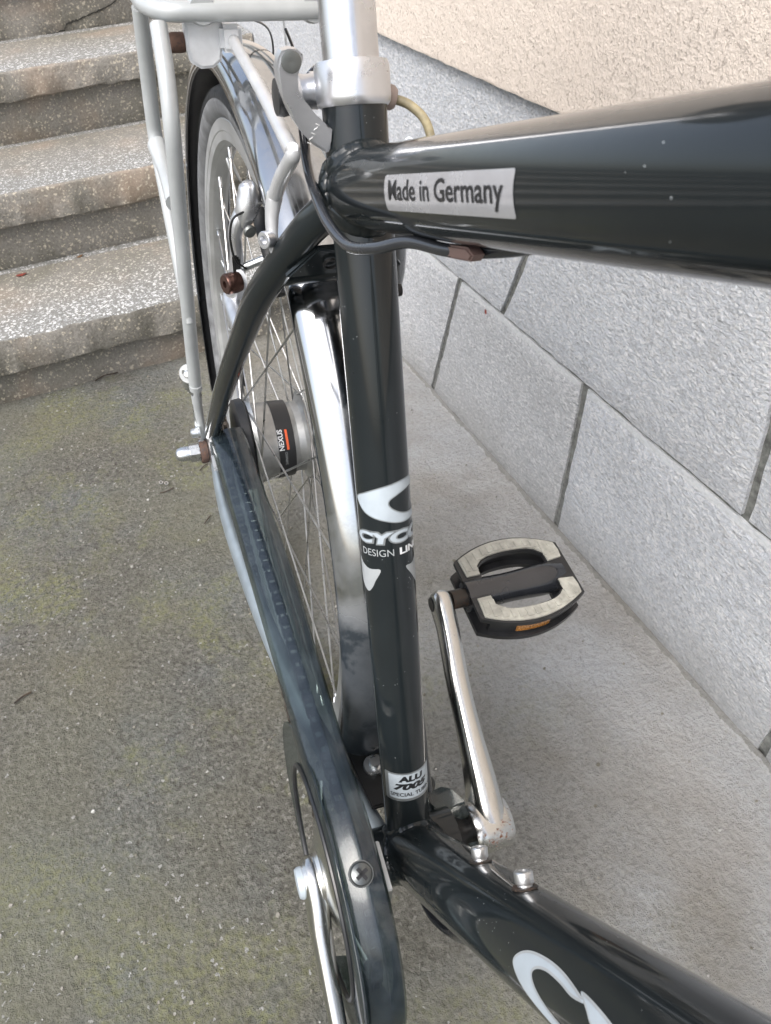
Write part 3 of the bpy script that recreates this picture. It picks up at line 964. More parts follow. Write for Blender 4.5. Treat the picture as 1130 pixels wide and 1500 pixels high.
# kickstand mount plate between the chain stays
prism('kickstand_plate', [(-0.020, 0.030), (0.020, 0.030), (0.026, 0.095), (-0.026, 0.095)], (0, 0, 0.0165), X, Y, 0.005, 'black_metal', bike, bev=0.001)
kb = lathe('kickstand_bolt', [(0.0005, 0.006), (0.004, 0.006), (0.0048, 0.004), (0.0048, 0.0022), (0.0088, 0.0022), (0.0092, 0.001), (0.0092, -0.001), (0.0005, -0.001)], (-0.0075, 0.0625, 0.0205), Z, 'alu', bike, seg=28)
sweep('kickstand_leg', [(0.012, 0.06, -0.012), (0.05, 0.085, -0.07), (0.075, 0.13, -0.17), (0.088, 0.165, -0.262)], 0.0075, 'black_metal', bike, seg=16, sm=5)
sweep('mudguard_bolt', [(-0.004, 0.0865, 0.012), (-0.004, 0.082, 0.019)], 0.0042, 'alu', bike, seg=12)
lathe('mudguard_nut', [(0.0005, 0.006), (0.0042, 0.0058), (0.005, 0.004), (0.005, 0)], (-0.0045, 0.0775, 0.030), (0, -0.9, 0.4), 'alu', bike, seg=6, angle=20)
lathe('washer', [(0.003, 0), (0.0075, 0), (0.0075, 0.001), (0.003, 0.001)], (-0.0045, 0.0785, 0.0295), (0, -0.9, 0.4), 'rusty_bolt', bike, seg=24, ring=True)

# cable guide plate (smoky) at the left of the bottom bracket
gp = [(0.038, 0.034, 0.012), (0.045, 0.030, 0.012), (0.052, 0.022, 0.006), (0.056, 0.012, 0.000), (0.057, 0.002, -0.010), (0.054, -0.008, -0.022)]
vs, fs = [], []
for i, (a, b, c) in enumerate(gp):
    vs += [(a, b, c), (a - 0.022, b - 0.004, c + 0.002), (a - 0.022, b - 0.004, c), (a, b, c - 0.002)]
for i in range(len(gp) - 1):
    for k in range(4):
        fs.append((4 * i + k, 4 * i + 4 + k, 4 * i + 4 + (k + 1) % 4, 4 * i + (k + 1) % 4))
fs += [(0, 1, 2, 3), (23, 22, 21, 20)]
mesh_obj('guard_flange', vs, fs, 'smoky', bike)
sweep('gear_cable', [(0.0, -0.02, -0.0235), (0.002, -0.045, -0.018), (0.008, -0.068, 0.000), (0.006, -0.100, 0.060), (0.000, -0.1630, 0.1560), (0, -0.30, 0.3320), (0, -0.40, 0.4650)], 0.0026, 'cable', bike, seg=12, sm=6)

# --- bottle bolts in the down tube
upN = Vector((0, 0.787924, 0.615773))
for s in (0.1655, 0.2290):
    a = R(172)
    nn = (upN * math.cos(PI - a) + X * math.sin(PI - a)).normalized()
    p = DD * s + nn * (rD - 0.0005)
    b = lathe('bottle_bolt', [(0.0038, 0.0), (0.0038, 0.0022), (0.0043, 0.0022), (0.0047, 0.0028), (0.0047, 0.0074), (0.0042, 0.0080), (0.0026, 0.0080), (0.0025, 0.0050), (0.0005, 0.0050)], p, nn, 'alu_satin', bike, seg=28)
    lathe('washer', [(0.0055, 0), (0.0064, 0.0), (0.0066, 0.0006), (0.0060, 0.0011), (0.0040, 0.0011)], p, nn, 'old_steel', b, seg=24)

# ---------------------------------------------------------------- rear wheel
def wheel(name, centre, front=False):
    wh = bpy.data.objects.new(name, None)
    C.objects.link(wh)
    wh.parent = bike
    wh.location = Vector(OFF) + Vector(centre)
    wh.rotation_euler = (R(7), 0, 0)
    def ring(nm, prof, m, seg=160, **kw):
        # prof points are (x, r)
        vs, fs = [], []
        n = len(prof)
        for k in range(seg):
            t = 2 * PI * k / seg
            for (x, r) in prof:
                vs.append((x, r * math.cos(t), r * math.sin(t)))
        for k in range(seg):
            k2 = (k + 1) % seg
            for j in range(n):
                j2 = (j + 1) % n
                fs.append((k * n + j, k2 * n + j, k2 * n + j2, k * n + j2))
        return mesh_obj(nm, vs, fs, m, wh, **kw)
    # tyre: grey side walls, black tread
    tr = 0.345
    side = [(-0.0105, 0.3145), (-0.0165, 0.322), (-0.0182, 0.330), (-0.0168, 0.3365), (-0.0120, 0.3415), (0.0, 0.3425), (0.0120, 0.3415), (0.0168, 0.3365), (0.0182, 0.330), (0.0165, 0.322), (0.0105, 0.3145), (0, 0.316)]
    tyre = ring('tyre', side, 'tyre_side', angle=60)
    tp = [(-0.0182, 0.3325), (-0.0172, 0.3372), (-0.0130, 0.3420), (-0.0070, 0.3444), (0, 0.3450), (0.0070, 0.3444), (0.0130, 0.3420), (0.0172, 0.3372), (0.0182, 0.3325), (0.0150, 0.333), (0, 0.338), (-0.0150, 0.333)]
    ring('tread', tp, 'black_rubber', angle=60)
    rim = ring('rim', [(-0.0118, 0.3165), (-0.0128, 0.3155), (-0.0128, 0.3060), (-0.0120, 0.3050), (-0.0120, 0.3030), (-0.0112, 0.2975), (-0.0070, 0.2945), (0, 0.2935), (0.0070, 0.2945), (0.0112, 0.2975), (0.0120, 0.3030), (0.0120, 0.3050), (0.0128, 0.3060), (0.0128, 0.3155), (0.0118, 0.3165), (0.0095, 0.306), (0, 0.304), (-0.0095, 0.306)], 'rim_alloy', angle=25)
    # tread shoulder lugs
    vs, fs = [], []
    for k in range(260):
        t = 2 * PI * k / 260
        for sg in (-1, 1):
            b = len(vs)
            for (x, r) in ((0.0150, 0.3402), (0.0179, 0.3356), (0.0184, 0.3330)):
                for dt in (-0.0045, 0.0045):
                    vs.append((sg * (x + 0.0006), (r + 0.0007) * math.cos(t + dt), (r + 0.0007) * math.sin(t + dt)))
            fs += [(b, b + 1, b + 3, b + 2), (b + 2, b + 3, b + 5, b + 4)]
    tag(mesh_obj('tread_lugs', vs, fs, 'black_rubber', wh, smooth=False), kind='stuff')
    fl = 0.0455 if not front else 0.022
    fx = (-0.0235, 0.0345) if not front else (-0.033, 0.033)
    # spokes: 36, crossing three times; shared meshes, one object each
    base_sp = {}
    for side_i, x0 in enumerate(fx):
        for k in range(18):
            th = 2 * PI * (k + (0.5 if side_i else 0)) / 18
            sw = 1 if k % 2 else -1
            key = (side_i, sw)
            if key not in base_sp:
                h = sw * R(70 if not front else 62)
                a = Vector((x0 + 0.0016 * sw, fl * math.cos(h), fl * math.sin(h)))
                b = Vector((x0 * 0.06, 0.2965, 0))
                d = (b - a).normalized()
                e = a + d * 0.004
                s_me = sweep('spoke', [a + X * (-0.0035 * sw), a, e, b], 0.00098, 'spoke_steel', None, seg=7)
                n_me = sweep('nipple', [b - d * 0.014, b - d * 0.0125, b - d * 0.004, b], [0.0013, 0.0019, 0.0021, 0.0025], 'alu', None, seg=10)
                base_sp[key] = (s_me.data, n_me.data)
                bpy.data.objects.remove(s_me); bpy.data.objects.remove(n_me)
            for nm, me in zip(('spoke', 'nipple'), base_sp[key]):
                o = bpy.data.objects.new(nm, me)
                C.objects.link(o)
                o.parent = wh
                o.rotation_euler = (th, 0, 0)
    return wh, ring
rw, ring = wheel('rear_wheel', AX)
ring('hub', [(-0.0225, 0.010), (-0.0255, 0.0470), (-0.0215, 0.0490), (-0.0195, 0.0440), (-0.0165, 0.0425), (0.000, 0.0415), (0.015, 0.0405), (0.022, 0.0375), (0.0290, 0.0385), (0.0325, 0.0440), (0.0335, 0.0490), (0.0360, 0.0490), (0.0368, 0.040), (0.0368, 0.010)], 'hub_alloy', seg=72, angle=30)
ring('hub_band', [(-0.0015, 0.0390), (-0.0015, 0.0424), (0.0165, 0.0414), (0.0165, 0.0390)], 'print_black', seg=72)
ring('gear_cover', [(-0.0265, 0.010), (-0.0265, 0.0475), (-0.0285, 0.0498), (-0.0365, 0.0490), (-0.0385, 0.046), (-0.0400, 0.035), (-0.0400, 0.010)], 'black_plastic', seg=72, angle=30)
ring('brake_drum', [(0.0375, 0.010), (0.0375, 0.034), (0.052, 0.033), (0.054, 0.028), (0.054, 0.010)], 'hub_alloy', seg=48, angle=30)
# axle, nuts
lathe('axle', [(0.0046, -0.085), (0.0046, 0.085)], (0, 0, 0), X, 'alu_satin', rw, seg=20)
lathe('rusty_washer', [(0.0048, -0.0790), (0.0125, -0.0790), (0.0132, -0.0770), (0.0132, -0.0735), (0.0122, -0.0712), (0.0048, -0.0712)], (0, 0, 0), X, 'very_rusty', rw, seg=30, ring=True)
cn = lathe('axle_nut', [(0.0005, -0.1050), (0.0040, -0.1043), (0.0066, -0.1020), (0.0078, -0.0980), (0.0080, -0.0900)], (0, 0, 0), X, 'alu', rw, seg=28)
lathe('nut_hexagon', [(0.0080, -0.0905), (0.0104, -0.0895), (0.0104, -0.0795), (0.0050, -0.0785)], (0, 0, 0), X, 'alu', rw, seg=6, angle=20)
lathe('axle_nut', [(0.0005, 0.095), (0.0056, 0.0925), (0.0070, 0.083), (0.0088, 0.082), (0.0088, 0.0715), (0.0005, 0.071)], (0, 0, 0), X, 'alu', rw, seg=24)

# --- sprocket + chain
def cog(name, x, teeth, r, m, parent, centre, hole, th=0.0022):
    prof = []
    for k in range(teeth):
        for (dt, rr) in ((-0.36, r - 0.0035), (-0.12, r + 0.003), (0.12, r + 0.003), (0.36, r - 0.0035)):
            t = 2 * PI * (k + dt) / teeth
            prof.append((rr * math.cos(t), rr * math.sin(t)))
    n = len(prof)
    vs, fs = [], []
    for xx in (x - th / 2, x + th / 2):
        for (a, b) in prof:
            vs.append(Vector((xx, a, b)) + Vector(centre))
        for (a, b) in prof:
            L = math.hypot(a, b)
            vs.append(Vector((xx, a / L * hole, b / L * hole)) + Vector(centre))
    for k in range(n):
        k2 = (k + 1) % n
        fs += [(k, k2, n + k2, n + k), (2 * n + k, 3 * n + k, 3 * n + k2, 2 * n + k2), (k, 2 * n + k, 2 * n + k2, k2), (n + k, n + k2, 3 * n + k2, 3 * n + k)]
    return mesh_obj(name, vs, fs, m, parent, smooth=False)
CXL = -0.0515
rc, fc_ = 0.0365, 0.0760
cog('rear_sprocket', CXL, 18, rc, 'chain_steel', bike, AX, 0.02)
chainring = cog('chainring', CXL, 38, fc_, 'alu_satin', bike, (0, 0, 0), 0.062)
# chain path around both
ax2 = Vector((AX.y, AX.z)); dd_ = ax2.length
base_a = math.atan2(ax2.y, ax2.x)
phi = math.acos((fc_ - rc) / dd_)
pp = []
def arc(c, r, a0, a1, n):
    return [(c[0] + r * math.cos(a0 + (a1 - a0) * k / n), c[1] + r * math.sin(a0 + (a1 - a0) * k / n)) for k in range(n + 1)]
pp += arc((0, 0), fc_, base_a + phi, base_a + 2 * PI - phi, 60)
pp += arc((AX.y, AX.z), rc, base_a - phi, base_a + phi, 30)
pp.append(pp[0])
cl_ = [0]
for a, b in zip(pp[:-1], pp[1:]):
    cl_.append(cl_[-1] + math.hypot(b[0] - a[0], b[1] - a[1]))
NL = int(round(cl_[-1] / 0.0127))
NL += NL % 2
def at(s):
    s %= cl_[-1]
    for i in range(len(pp) - 1):
        if cl_[i + 1] >= s:
            t = (s - cl_[i]) / max(1e-9, cl_[i + 1] - cl_[i])
            return (pp[i][0] + (pp[i + 1][0] - pp[i][0]) * t, pp[i][1] + (pp[i + 1][1] - pp[i][1]) * t)
chain = bpy.data.objects.new('chain', None)
C.objects.link(chain); chain.parent = bike; chain.location = OFF
def link_mesh(wide):
    bm = bmesh.new()
    for sx in (-1, 1):
        xx = sx * (0.0033 if wide else 0.0023)
        pts = []
        for k in range(14):
            t = k / 14 * 2 * PI
            cx = 0.00635 if math.cos(t) > 0 else -0.00635
            pts.append((cx + 0.0042 * math.cos(t), 0.0042 * math.sin(t) * (0.75 if abs(math.cos(t)) < 0.3 else 1)))
        lo = [bm.verts.new((xx - 0.0005, a, b)) for a, b in pts]
        hi = [bm.verts.new((xx + 0.0005, a, b)) for a, b in pts]
        bm.faces.new(lo[::-1]); bm.faces.new(hi)
        for i in range(14):
            bm.faces.new((lo[i], lo[(i + 1) % 14], hi[(i + 1) % 14], hi[i]))
    r = 0.0039
    for cy in ((-0.00635, 0.00635) if not wide else ()):
        A = [bm.verts.new((-0.0022, cy + r * math.cos(k * PI / 4), r * math.sin(k * PI / 4))) for k in range(8)]
        B = [bm.verts.new((0.0022, cy + r * math.cos(k * PI / 4), r * math.sin(k * PI / 4))) for k in range(8)]
        for k in range(8):
            bm.faces.new((A[k], A[(k + 1) % 8], B[(k + 1) % 8], B[k]))
    for cy in ((-0.00635, 0.00635) if wide else ()):
        r2 = 0.0018
        A = [bm.verts.new((-0.0043, cy + r2 * math.cos(k * PI / 3), r2 * math.sin(k * PI / 3))) for k in range(6)]
        B = [bm.verts.new((0.0043, cy + r2 * math.cos(k * PI / 3), r2 * math.sin(k * PI / 3))) for k in range(6)]
        for k in range(6):
            bm.faces.new((A[k], A[(k + 1) % 6], B[(k + 1) % 6], B[k]))
        bm.faces.new(A); bm.faces.new(B)
    o = bm_obj('chain_link', bm, 'chain_steel', None, smooth=False)
    me = o.data
    bpy.data.objects.remove(o)
    return me
lm = (link_mesh(True), link_mesh(False))
for k in range(NL):
    s0 = k * cl_[-1] / NL
    a, b = at(s0), at(s0 + cl_[-1] / NL)
    o = bpy.data.objects.new('chain_link', lm[k % 2])
    C.objects.link(o)
    o.parent = chain
    o.location = (CXL, (a[0] + b[0]) / 2, (a[1] + b[1]) / 2)
    o.rotation_euler = (math.atan2(b[1] - a[1], b[0] - a[0]), 0, 0)

# --- smoky chain guard: channel over the upper run and round the front, plus side ring
XI, XO = -0.0355, -0.0685
RG = 0.1105
tail = [(0.412, 0.1175), (0.36, 0.1165), (0.30, 0.1155), (0.24, 0.1145), (0.18, 0.1135), (0.12, 0.1125), (0.06, 0.1115), (0.0, RG)]
tail = [(p.x, p.y) for p in catmull([(a, b, 0) for a, b in tail], 4)]
path = tail + arc((0, 0), RG, PI / 2, PI / 2 + R(170), 60)[1:]
def guard():
    sec0 = [(XO, -0.030), (XO, -0.0080), (XO + 0.0012, -0.0062), (XO + 0.0030, -0.0050), (XO + 0.0125, -0.0008), (XO + 0.0150, 0.0), (XI - 0.010, 0.0), (XI - 0.002, -0.0010), (XI, -0.0035), (XI, -0.026)]
    vs, fs = [], []
    n = len(path)
    m = len(sec0)
    for i, (y, z) in enumerate(path):
        a = path[max(0, i - 1)]; b = path[min(n - 1, i + 1)]
        t = Vector((b[0] - a[0], b[1] - a[1])).normalized()
        nr = Vector((t.y, -t.x))
        if nr.dot(Vector((y - 0.1, z + 0.2))) < 0 and i < len(tail): nr = -nr
        if i >= len(tail): nr = Vector((y, z)).normalized()
        dep = 1.0
        for th in (0.0, 0.0014):
            for (x, h) in sec0:
                hh = h * dep - (th if h > -0.02 else 0)
                sq = max(0.0, min(1.0, (0.22 - y) / 0.22)) if i < len(tail) else 1.0
                xq = x - (0.0058 * sq * sq * (3 - 2 * sq) if x > (XI + XO) / 2 else 0.0)
                xx = xq + (th if x < (XI + XO) / 2 else -th)
                vs.append((xx, y + nr.x * hh, z + nr.y * hh))
    for i in range(n - 1):
        for k in range(2 * m):
            pass
        A, B = i * 2 * m, (i + 1) * 2 * m
        for k in range(m - 1):
            fs.append((A + k, A + k + 1, B + k + 1, B + k))
            fs.append((A + m + k, B + m + k, B + m + k + 1, A + m + k + 1))
        fs.append((A, B, B + m, A + m))
        fs.append((A + m - 1, A + 2 * m - 1, B + 2 * m - 1, B + m - 1))
    for A in (0, (n - 1) * 2 * m):
        for k in range(m - 1):
            fs.append((A + k, A + m + k, A + m + k + 1, A + k + 1))
    return mesh_obj('chain_guard', vs, fs, 'smoky', bike, angle=40)
cg = guard()
# side plate ring with its opening
def side_plate():
    n = 120
    vs, fs = [], []
    for xx in (XO + 0.0003, XO + 0.0018):
        for k in range(n):
            t = 2 * PI * k / n
            tt = (math.degrees(t) + 360) % 360
            Ro = RG - 0.002
            if 295 < tt or tt < 40:
                q = (tt - 295) if tt > 180 else tt + 65
                Ro += 0.016 * math.sin(PI * min(1, q / 105)) ** 1.2
            vs.append((xx, Ro * math.cos(t), Ro * math.sin(t)))
        for k in range(n):
            t = 2 * PI * k / n
            vs.append((xx, 0.0800 * math.cos(t), 0.0800 * math.sin(t)))
    for k in range(n):
        k2 = (k + 1) % n
        fs += [(k, k2, n + k2, n + k), (2 * n + k, 3 * n + k, 3 * n + k2, 2 * n + k2), (k, 2 * n + k, 2 * n + k2, k2), (n + k, n + k2, 3 * n + k2, 3 * n + k)]
    return mesh_obj('guard_side_ring', vs, fs, 'smoky', bike, angle=40)
side_plate()
# black edging strip of the opening
vs, fs = [], []
sweep('opening_trim', [(XO - 0.0003, 0.0800 * math.cos(t), 0.0800 * math.sin(t)) for t in [2 * PI * k / 90 for k in range(91)]], 0.0018, 'black_plastic', bike, seg=8, caps=False)
plain('screw_head', (0.14, 0.15, 0.15), 0.35, 0.8)
# guard screw and bracket
scr = lathe('guard_screw', [(0.0068, 0.0), (0.0070, 0.0008), (0.0062, 0.0024), (0.0040, 0.0034), (0.0005, 0.0037)], (-0.0555, -0.0505, 0.0985), (0, -0.455, 0.89), 'screw_head', bike, seg=32)
for a in (0.5, 0.5 + PI / 2):
    box('cross_slot', (-0.0555, -0.0523, 0.1021), (0.0082, 0.0022, 0.0014), 'print_black', scr, rot=(Matrix.Rotation(R(27), 3, 'X') @ Matrix.Rotation(a, 3, 'Z')), smooth=False)
lathe('screw_washer', [(0.0069, 0.0), (0.0078, 0.0), (0.0078, 0.0004), (0.0069, 0.0004)], (-0.0555, -0.0504, 0.0983), (0, -0.455, 0.89), 'screw_head', scr, seg=32, ring=True)
prism('guard_bracket', [(-0.015, -0.008), (0.015, -0.008), (0.015, 0.008), (-0.015, 0.008)], (-0.0392, -0.045, 0.080), (0, 1, 0.3), Z, 0.0035, 'hub_alloy', bike, bev=0.0006)

# --- crank set
spd = lathe('crank_spindle', [(0.009, -0.070), (0.009, -0.05), (0.0125, -0.040), (0.0125, 0.040), (0.009, 0.045), (0.009, 0.066)], (0, 0, 0), X, 'black_metal', bike, seg=28)
# spider and arm on the chain side
for k in range(5):
    t = R(90 + 72 * k + 20)
    u = Vector((0, math.cos(t), math.sin(t)))
    sweep('spider_arm', [Vector((-0.0635, 0, 0)) + u * 0.012, Vector((-0.0615, 0, 0)) + u * 0.035, Vector((-0.0545, 0, 0)) + u * 0.066], [(0.0042, 0.024), (0.0040, 0.013), (0.0030, 0.0105)], 'crank_alloy', bike, seg=16, sm=4)
lathe('spider_disc', [(0.0005, -0.0600), (0.034, -0.0600), (0.0375, -0.0615), (0.0375, -0.0640), (0.033, -0.0665), (0.022, -0.0695), (0.020, -0.0720), (0.0005, -0.0720)], (0, 0, 0), X, 'crank_alloy', bike, seg=48)
cdir = Vector((0, -0.80, -0.60)).normalized()
def crank(sg, d, name, x0, x1, x2):
    perp = X.cross(d).normalized()
    st = [(0.0, x0, 0.0085, 0.0175), (0.016, x0 + 0.0005 * sg, 0.0085, 0.0170), (0.034, (x0 + x1) / 2, 0.0078, 0.0140), (0.07, x1 - 0.001 * sg, 0.0064, 0.0102), (0.11, x1, 0.0060, 0.0094), (0.15, x2, 0.0060, 0.0092), (0.162, x2, 0.0060, 0.0102), (0.172, x2, 0.0060, 0.0104), (0.180, x2, 0.0052, 0.0082), (0.1835, x2, 0.0020, 0.0035)]
    st = [(-0.0165, x0, 0.0040, 0.0060), (-0.011, x0, 0.0068, 0.0130)] + st
    pts = [d * s + X * x for s, x, a, b in st]
    kx = 1.40 if sg > 0 else 1.0
    rad = [(a * kx, b * (1.12 if sg > 0 else 1.0)) for s, x, a, b in st]
    P = catmull(pts, 5)
    rp = catmull([(a, b, 0) for a, b in rad], 5)
    # rounded-box section
    vs, fs = [], []
    seg = 24
    for p, r in zip(P, rp):
        for k in range(seg):
            t = 2 * PI * k / seg
            c, s_ = math.cos(t), math.sin(t)
            e = 0.62
            vs.append(p + X * (r.x * math.copysign(abs(c) ** e, c)) + perp * (r.y * math.copysign(abs(s_) ** e, s_)))
    for i in range(len(P) - 1):
        for k in range(seg):
            k2 = (k + 1) % seg
            fs.append((i * seg + k, i * seg + k2, (i + 1) * seg + k2, (i + 1) * seg + k))
    fs.append(tuple(range(seg))[::-1]); fs.append(tuple((len(P) - 1) * seg + k for k in range(seg)))
    return mesh_obj(name, vs, fs, 'crank_alloy', bike, angle=50)
dcr = crank(-1, cdir, 'crank_arm', -0.0745, -0.0790, -0.0820)
lathe('dust_cap', [(0.0112, -0.0810), (0.0112, -0.0845), (0.0100, -0.0865), (0.0005, -0.0870)], (0, 0, 0), X, 'print_light', dcr, seg=32)
lathe('crank_boss', [(0.0150, -0.0700), (0.0158, -0.0720), (0.0158, -0.0795), (0.0140, -0.0820), (0.0112, -0.0822), (0.0005, -0.0822)], (0, 0, 0), X, 'crank_alloy', dcr, seg=40)
ndir = Vector((0, 0.80, 0.60)).normalized()
lcr = crank(1, ndir, 'crank_arm', 0.0650, 0.0690, 0.0720)
lathe('crank_boss', [(0.0120, 0.0480), (0.0182, 0.0485), (0.0196, 0.0505), (0.0200, 0.0560), (0.0200, 0.0750), (0.0182, 0.0790), (0.0130, 0.0800), (0.0120, 0.0770), (0.0005, 0.0765)], (0, 0, 0), X, 'crank_alloy', lcr, seg=40)
# recessed eye where the pedal axle passes (seen on the inner face)
PE = ndir * 0.1735
lathe('pedal_eye', [(0.0005, 0.0630), (0.0056, 0.0630), (0.0060, 0.0640), (0.0072, 0.0660)], PE, X, 'black_metal', lcr, seg=24)

# --- pedals
def pedal(centre, sg, name='pedal'):
    pd = bpy.data.objects.new(name, None)
    C.objects.link(pd)
    pd.parent = bike
    pd.location = Vector(OFF) + Vector(centre)
    pd.rotation_euler = (R(8), 0, 0)
    pd.scale = (0.94, 0.94, 0.94)
    # local: x outward 0..0.118, y across, z up
    def outl(x):
        """half depth of the platform at x"""
        t = (x - 0.066) / 0.050
        return 0.030 + 0.0155 * (1 - t * t)
    def plate(nm, z0, z1, m, grow=0.0):
        top = []
        xs_ = [0.018 + 0.100 * i / 24 for i in range(25)]
        a = [(x, outl(x) + grow) for x in xs_] + [(x, -outl(x) - grow) for x in xs_[::-1]]
        return a
    outer = plate('', 0, 0, '')
    # windows either side of the barrel
    def window(s_):
        w_ = []
        for i in range(11):
            x = 0.036 + 0.064 * i / 10
            t = (x - 0.068) / 0.032
            w_.append((x, s_ * (0.0255 + 0.0045 * (1 - t * t) - 0.006 * t ** 6)))
        for i in range(10, -1, -1):
            x = 0.036 + 0.064 * i / 10
            t = (x - 0.068) / 0.032
            w_.append((x, s_ * (0.0042 - 0.0010 * (1 - t * t))))
        return w_
    def plate_mesh(nm, z0, z1, m, shapes_outer, holes, bev=0.0008):
        from mathutils.geometry import tessellate_polygon
        loops = [shapes_outer] + holes
        flat = [Vector((sg * x, y, 0)) for L in loops for x, y in L]
        tris = tessellate_polygon([[Vector((sg * x, y, 0)) for x, y in L] for L in loops])
        n = len(flat)
        vs = [(v.x, v.y, z0) for v in flat] + [(v.x, v.y, z1) for v in flat]
        fs = [tuple(t) for t in tris] + [tuple(i + n for i in t) for t in tris]
        k = 0
        for L in loops:
            q = len(L)
            for i in range(q):
                fs.append((k + i, k + (i + 1) % q, n + k + (i + 1) % q, n + k + i))
            k += q
        return mesh_obj(nm, vs, fs, m, pd, angle=40)
    wins = [window(1), window(-1)]
    for z0, z1 in ((0.0060, 0.0105), (-0.0150, -0.0105)):
        plate_mesh('platform', z0, z1, 'black_plastic', outer, wins)
    # side walls between the two plates, set in from the edge, on the long sides
    for s_ in (1, -1):
        vs, fs = [], []
        for i in range(25):
            x = 0.028 + 0.082 * i / 24
            for (dy, zz) in ((-0.0045, -0.0106), (-0.0045, 0.0061), (-0.0090, 0.0061), (-0.0090, -0.0106)):
                vs.append((sg * x, s_ * (outl(x) + dy), zz))
        for i in range(24):
            for k in range(4):
                fs.append((4 * i + k, 4 * i + 4 + k, 4 * i + 4 + (k + 1) % 4, 4 * i + (k + 1) % 4))
        fs += [(0, 1, 2, 3), (99, 98, 97, 96)]
        mesh_obj('side_wall', vs, fs, 'black_plastic', pd)
        xs_ = [0.050 + 0.032 * i / 6 for i in range(7)]
        vs, fs = [], []
        for x in xs_:
            for (dy, zz) in ((-0.0048, -0.0075), (-0.0036, -0.0075), (-0.0036, 0.0010), (-0.0048, 0.0010)):
                vs.append((sg * x, s_ * (outl(x) + dy), zz))
        for i in range(6):
            for k in range(4):
                fs.append((4 * i + k, 4 * i + 4 + k, 4 * i + 4 + (k + 1) % 4, 4 * i + (k + 1) % 4))
        fs += [(0, 1, 2, 3), (27, 26, 25, 24)]
        mesh_obj('reflector', vs, fs, 'amber_reflector', pd)
    # grey grip pads: C-shaped, one on each half
    for s_ in (1, -1):
        C_ = []
        for i in range(25):
            x = 0.0215 + 0.093 * i / 24
            C_.append((x, s_ * (outl(x) - 0.0022)))
        inner = [(0.1145, s_ * 0.0120), (0.1010, s_ * 0.0105)]
        wn_ = [(x, y) for x, y in window(s_)[:11]][::-1]
        wn_ = [(min(x, 0.101) if True else x, y) for x, y in wn_]
        C_ = C_ + [(0.1155, s_ * 0.020)] + inner + [(x + (0.0008 if x > 0.068 else -0.0008), y + s_ * 0.0012) for x, y in wn_] + [(0.0350, s_ * 0.0120), (0.0225, s_ * 0.0120)]
        pad = plate_mesh('grip_pad', 0.0101, 0.0122, 'pedal_grey', C_, [])
        # raised ribs across the pad
        for i in range(13):
            x = 0.026 + 0.083 * i / 12
            hw = 0.0034 if i % 3 else 0.0024
            y0 = outl(x) - 0.0050
            t = (x - 0.068) / 0.032
            y1 = (0.0255 + 0.0045 * (1 - t * t) - 0.006 * t ** 6) + 0.0030 if abs(t) < 1 else 0.0165
            if y0 - y1 < 0.003: continue
            tilt = (x - 0.068) * 4
            pr_ = []
            for (dx, yy) in ((-hw * .75, y0), (hw * .75, y0), (hw * .75, y1), (-hw * .75, y1)):
                pr_.append((sg * (x + dx + tilt * (yy - y1) * 0.4), s_ * yy))
            bm = bmesh.new()
            lo = [bm.verts.new((a, b, 0.0121)) for a, b in pr_]
            hi = [bm.verts.new((a * 0.996 + sg * x * 0.004, b * 0.996, 0.0130)) for a, b in pr_]
            bm.faces.new(lo); bm.faces.new(hi)
            for q in range(4):
                bm.faces.new((lo[q], lo[(q + 1) % 4], hi[(q + 1) % 4], hi[q]))
            bm_obj('grip_rib', bm, 'pedal_grey', pd, smooth=False)
    sweep('barrel', [(sg * 0.018, 0, 0), (sg * 0.030, 0, 0), (sg * 0.060, 0, 0), (sg * 0.095, 0, 0), (sg * 0.112, 0, 0)], [0.0140, 0.0140, 0.0132, 0.0146, 0.0120], 'cable', pd, seg=32, sm=5)
    lathe('pedal_axle', [(0.0048, -0.004), (0.0048, 0.004), (0.0085, 0.0045), (0.0085, 0.020), (0.0005, 0.0205)] if sg > 0 else [(0.0048, 0.004), (0.0048, -0.004), (0.0085, -0.0045), (0.0085, -0.020), (0.0005, -0.0205)], (0, 0, 0), X, 'old_steel', pd, seg=20)
    return pd
ped = pedal(PE + X * 0.0765, 1)
pedal(cdir * 0.1735 - X * 0.0870, -1)
# ---------------------------------------------------------------- mudguard
def mudguard(name, c, a0, a1, m, parent, R0=0.3605, rise=0.0165, hw=0.0262, n=120):
    vs, fs = [], []
    K = 16
    prof = []
    for j in range(K + 1):
        t = -1 + 2 * j / K
        x = hw * math.sin(t * PI / 2 * 0.92) / math.sin(PI / 2 * 0.92)
        r = R0 + rise * (max(0, math.cos(t * PI / 2 * 0.94)) ** 0.75)
        prof.append((x, r))
    prof = [(-hw - 0.0004, R0 - 0.0015)] + prof + [(hw + 0.0004, R0 - 0.0015)]
    inner = [(x * 0.965, r - 0.0012) for x, r in prof][::-1]
    pr_ = prof + inner
    q = len(pr_)
    for i in range(n + 1):
        t = R(a0 + (a1 - a0) * i / n)
        for x, r in pr_:
            vs.append(Vector(c) + Vector((x, r * math.cos(t), r * math.sin(t))))
    for i in range(n):
        for j in range(q):
            j2 = (j + 1) % q
            fs.append((i * q + j, (i + 1) * q + j, (i + 1) * q + j2, i * q + j2))
    fs.append(tuple(range(q))); fs.append(tuple(n * q + j for j in range(q))[::-1])
    return mesh_obj(name, vs, fs, m, parent, angle=50)
mg = mudguard('rear_mudguard', AX, -2, 190, 'chrome', bike)
mudguard('mudguard_flap', AX, -22, -1, 'black_plastic', bike, R0=0.3595, n=20)
mudguard('mudguard_tail', AX, 187, 200, 'black_plastic', mg, R0=0.3585, rise=0.0160, n=12)
# inner dark lining of the guard
mudguard('lining', AX, 0, 186, 'black_plastic', mg, R0=0.3590, rise=0.0158, hw=0.0248, n=90)
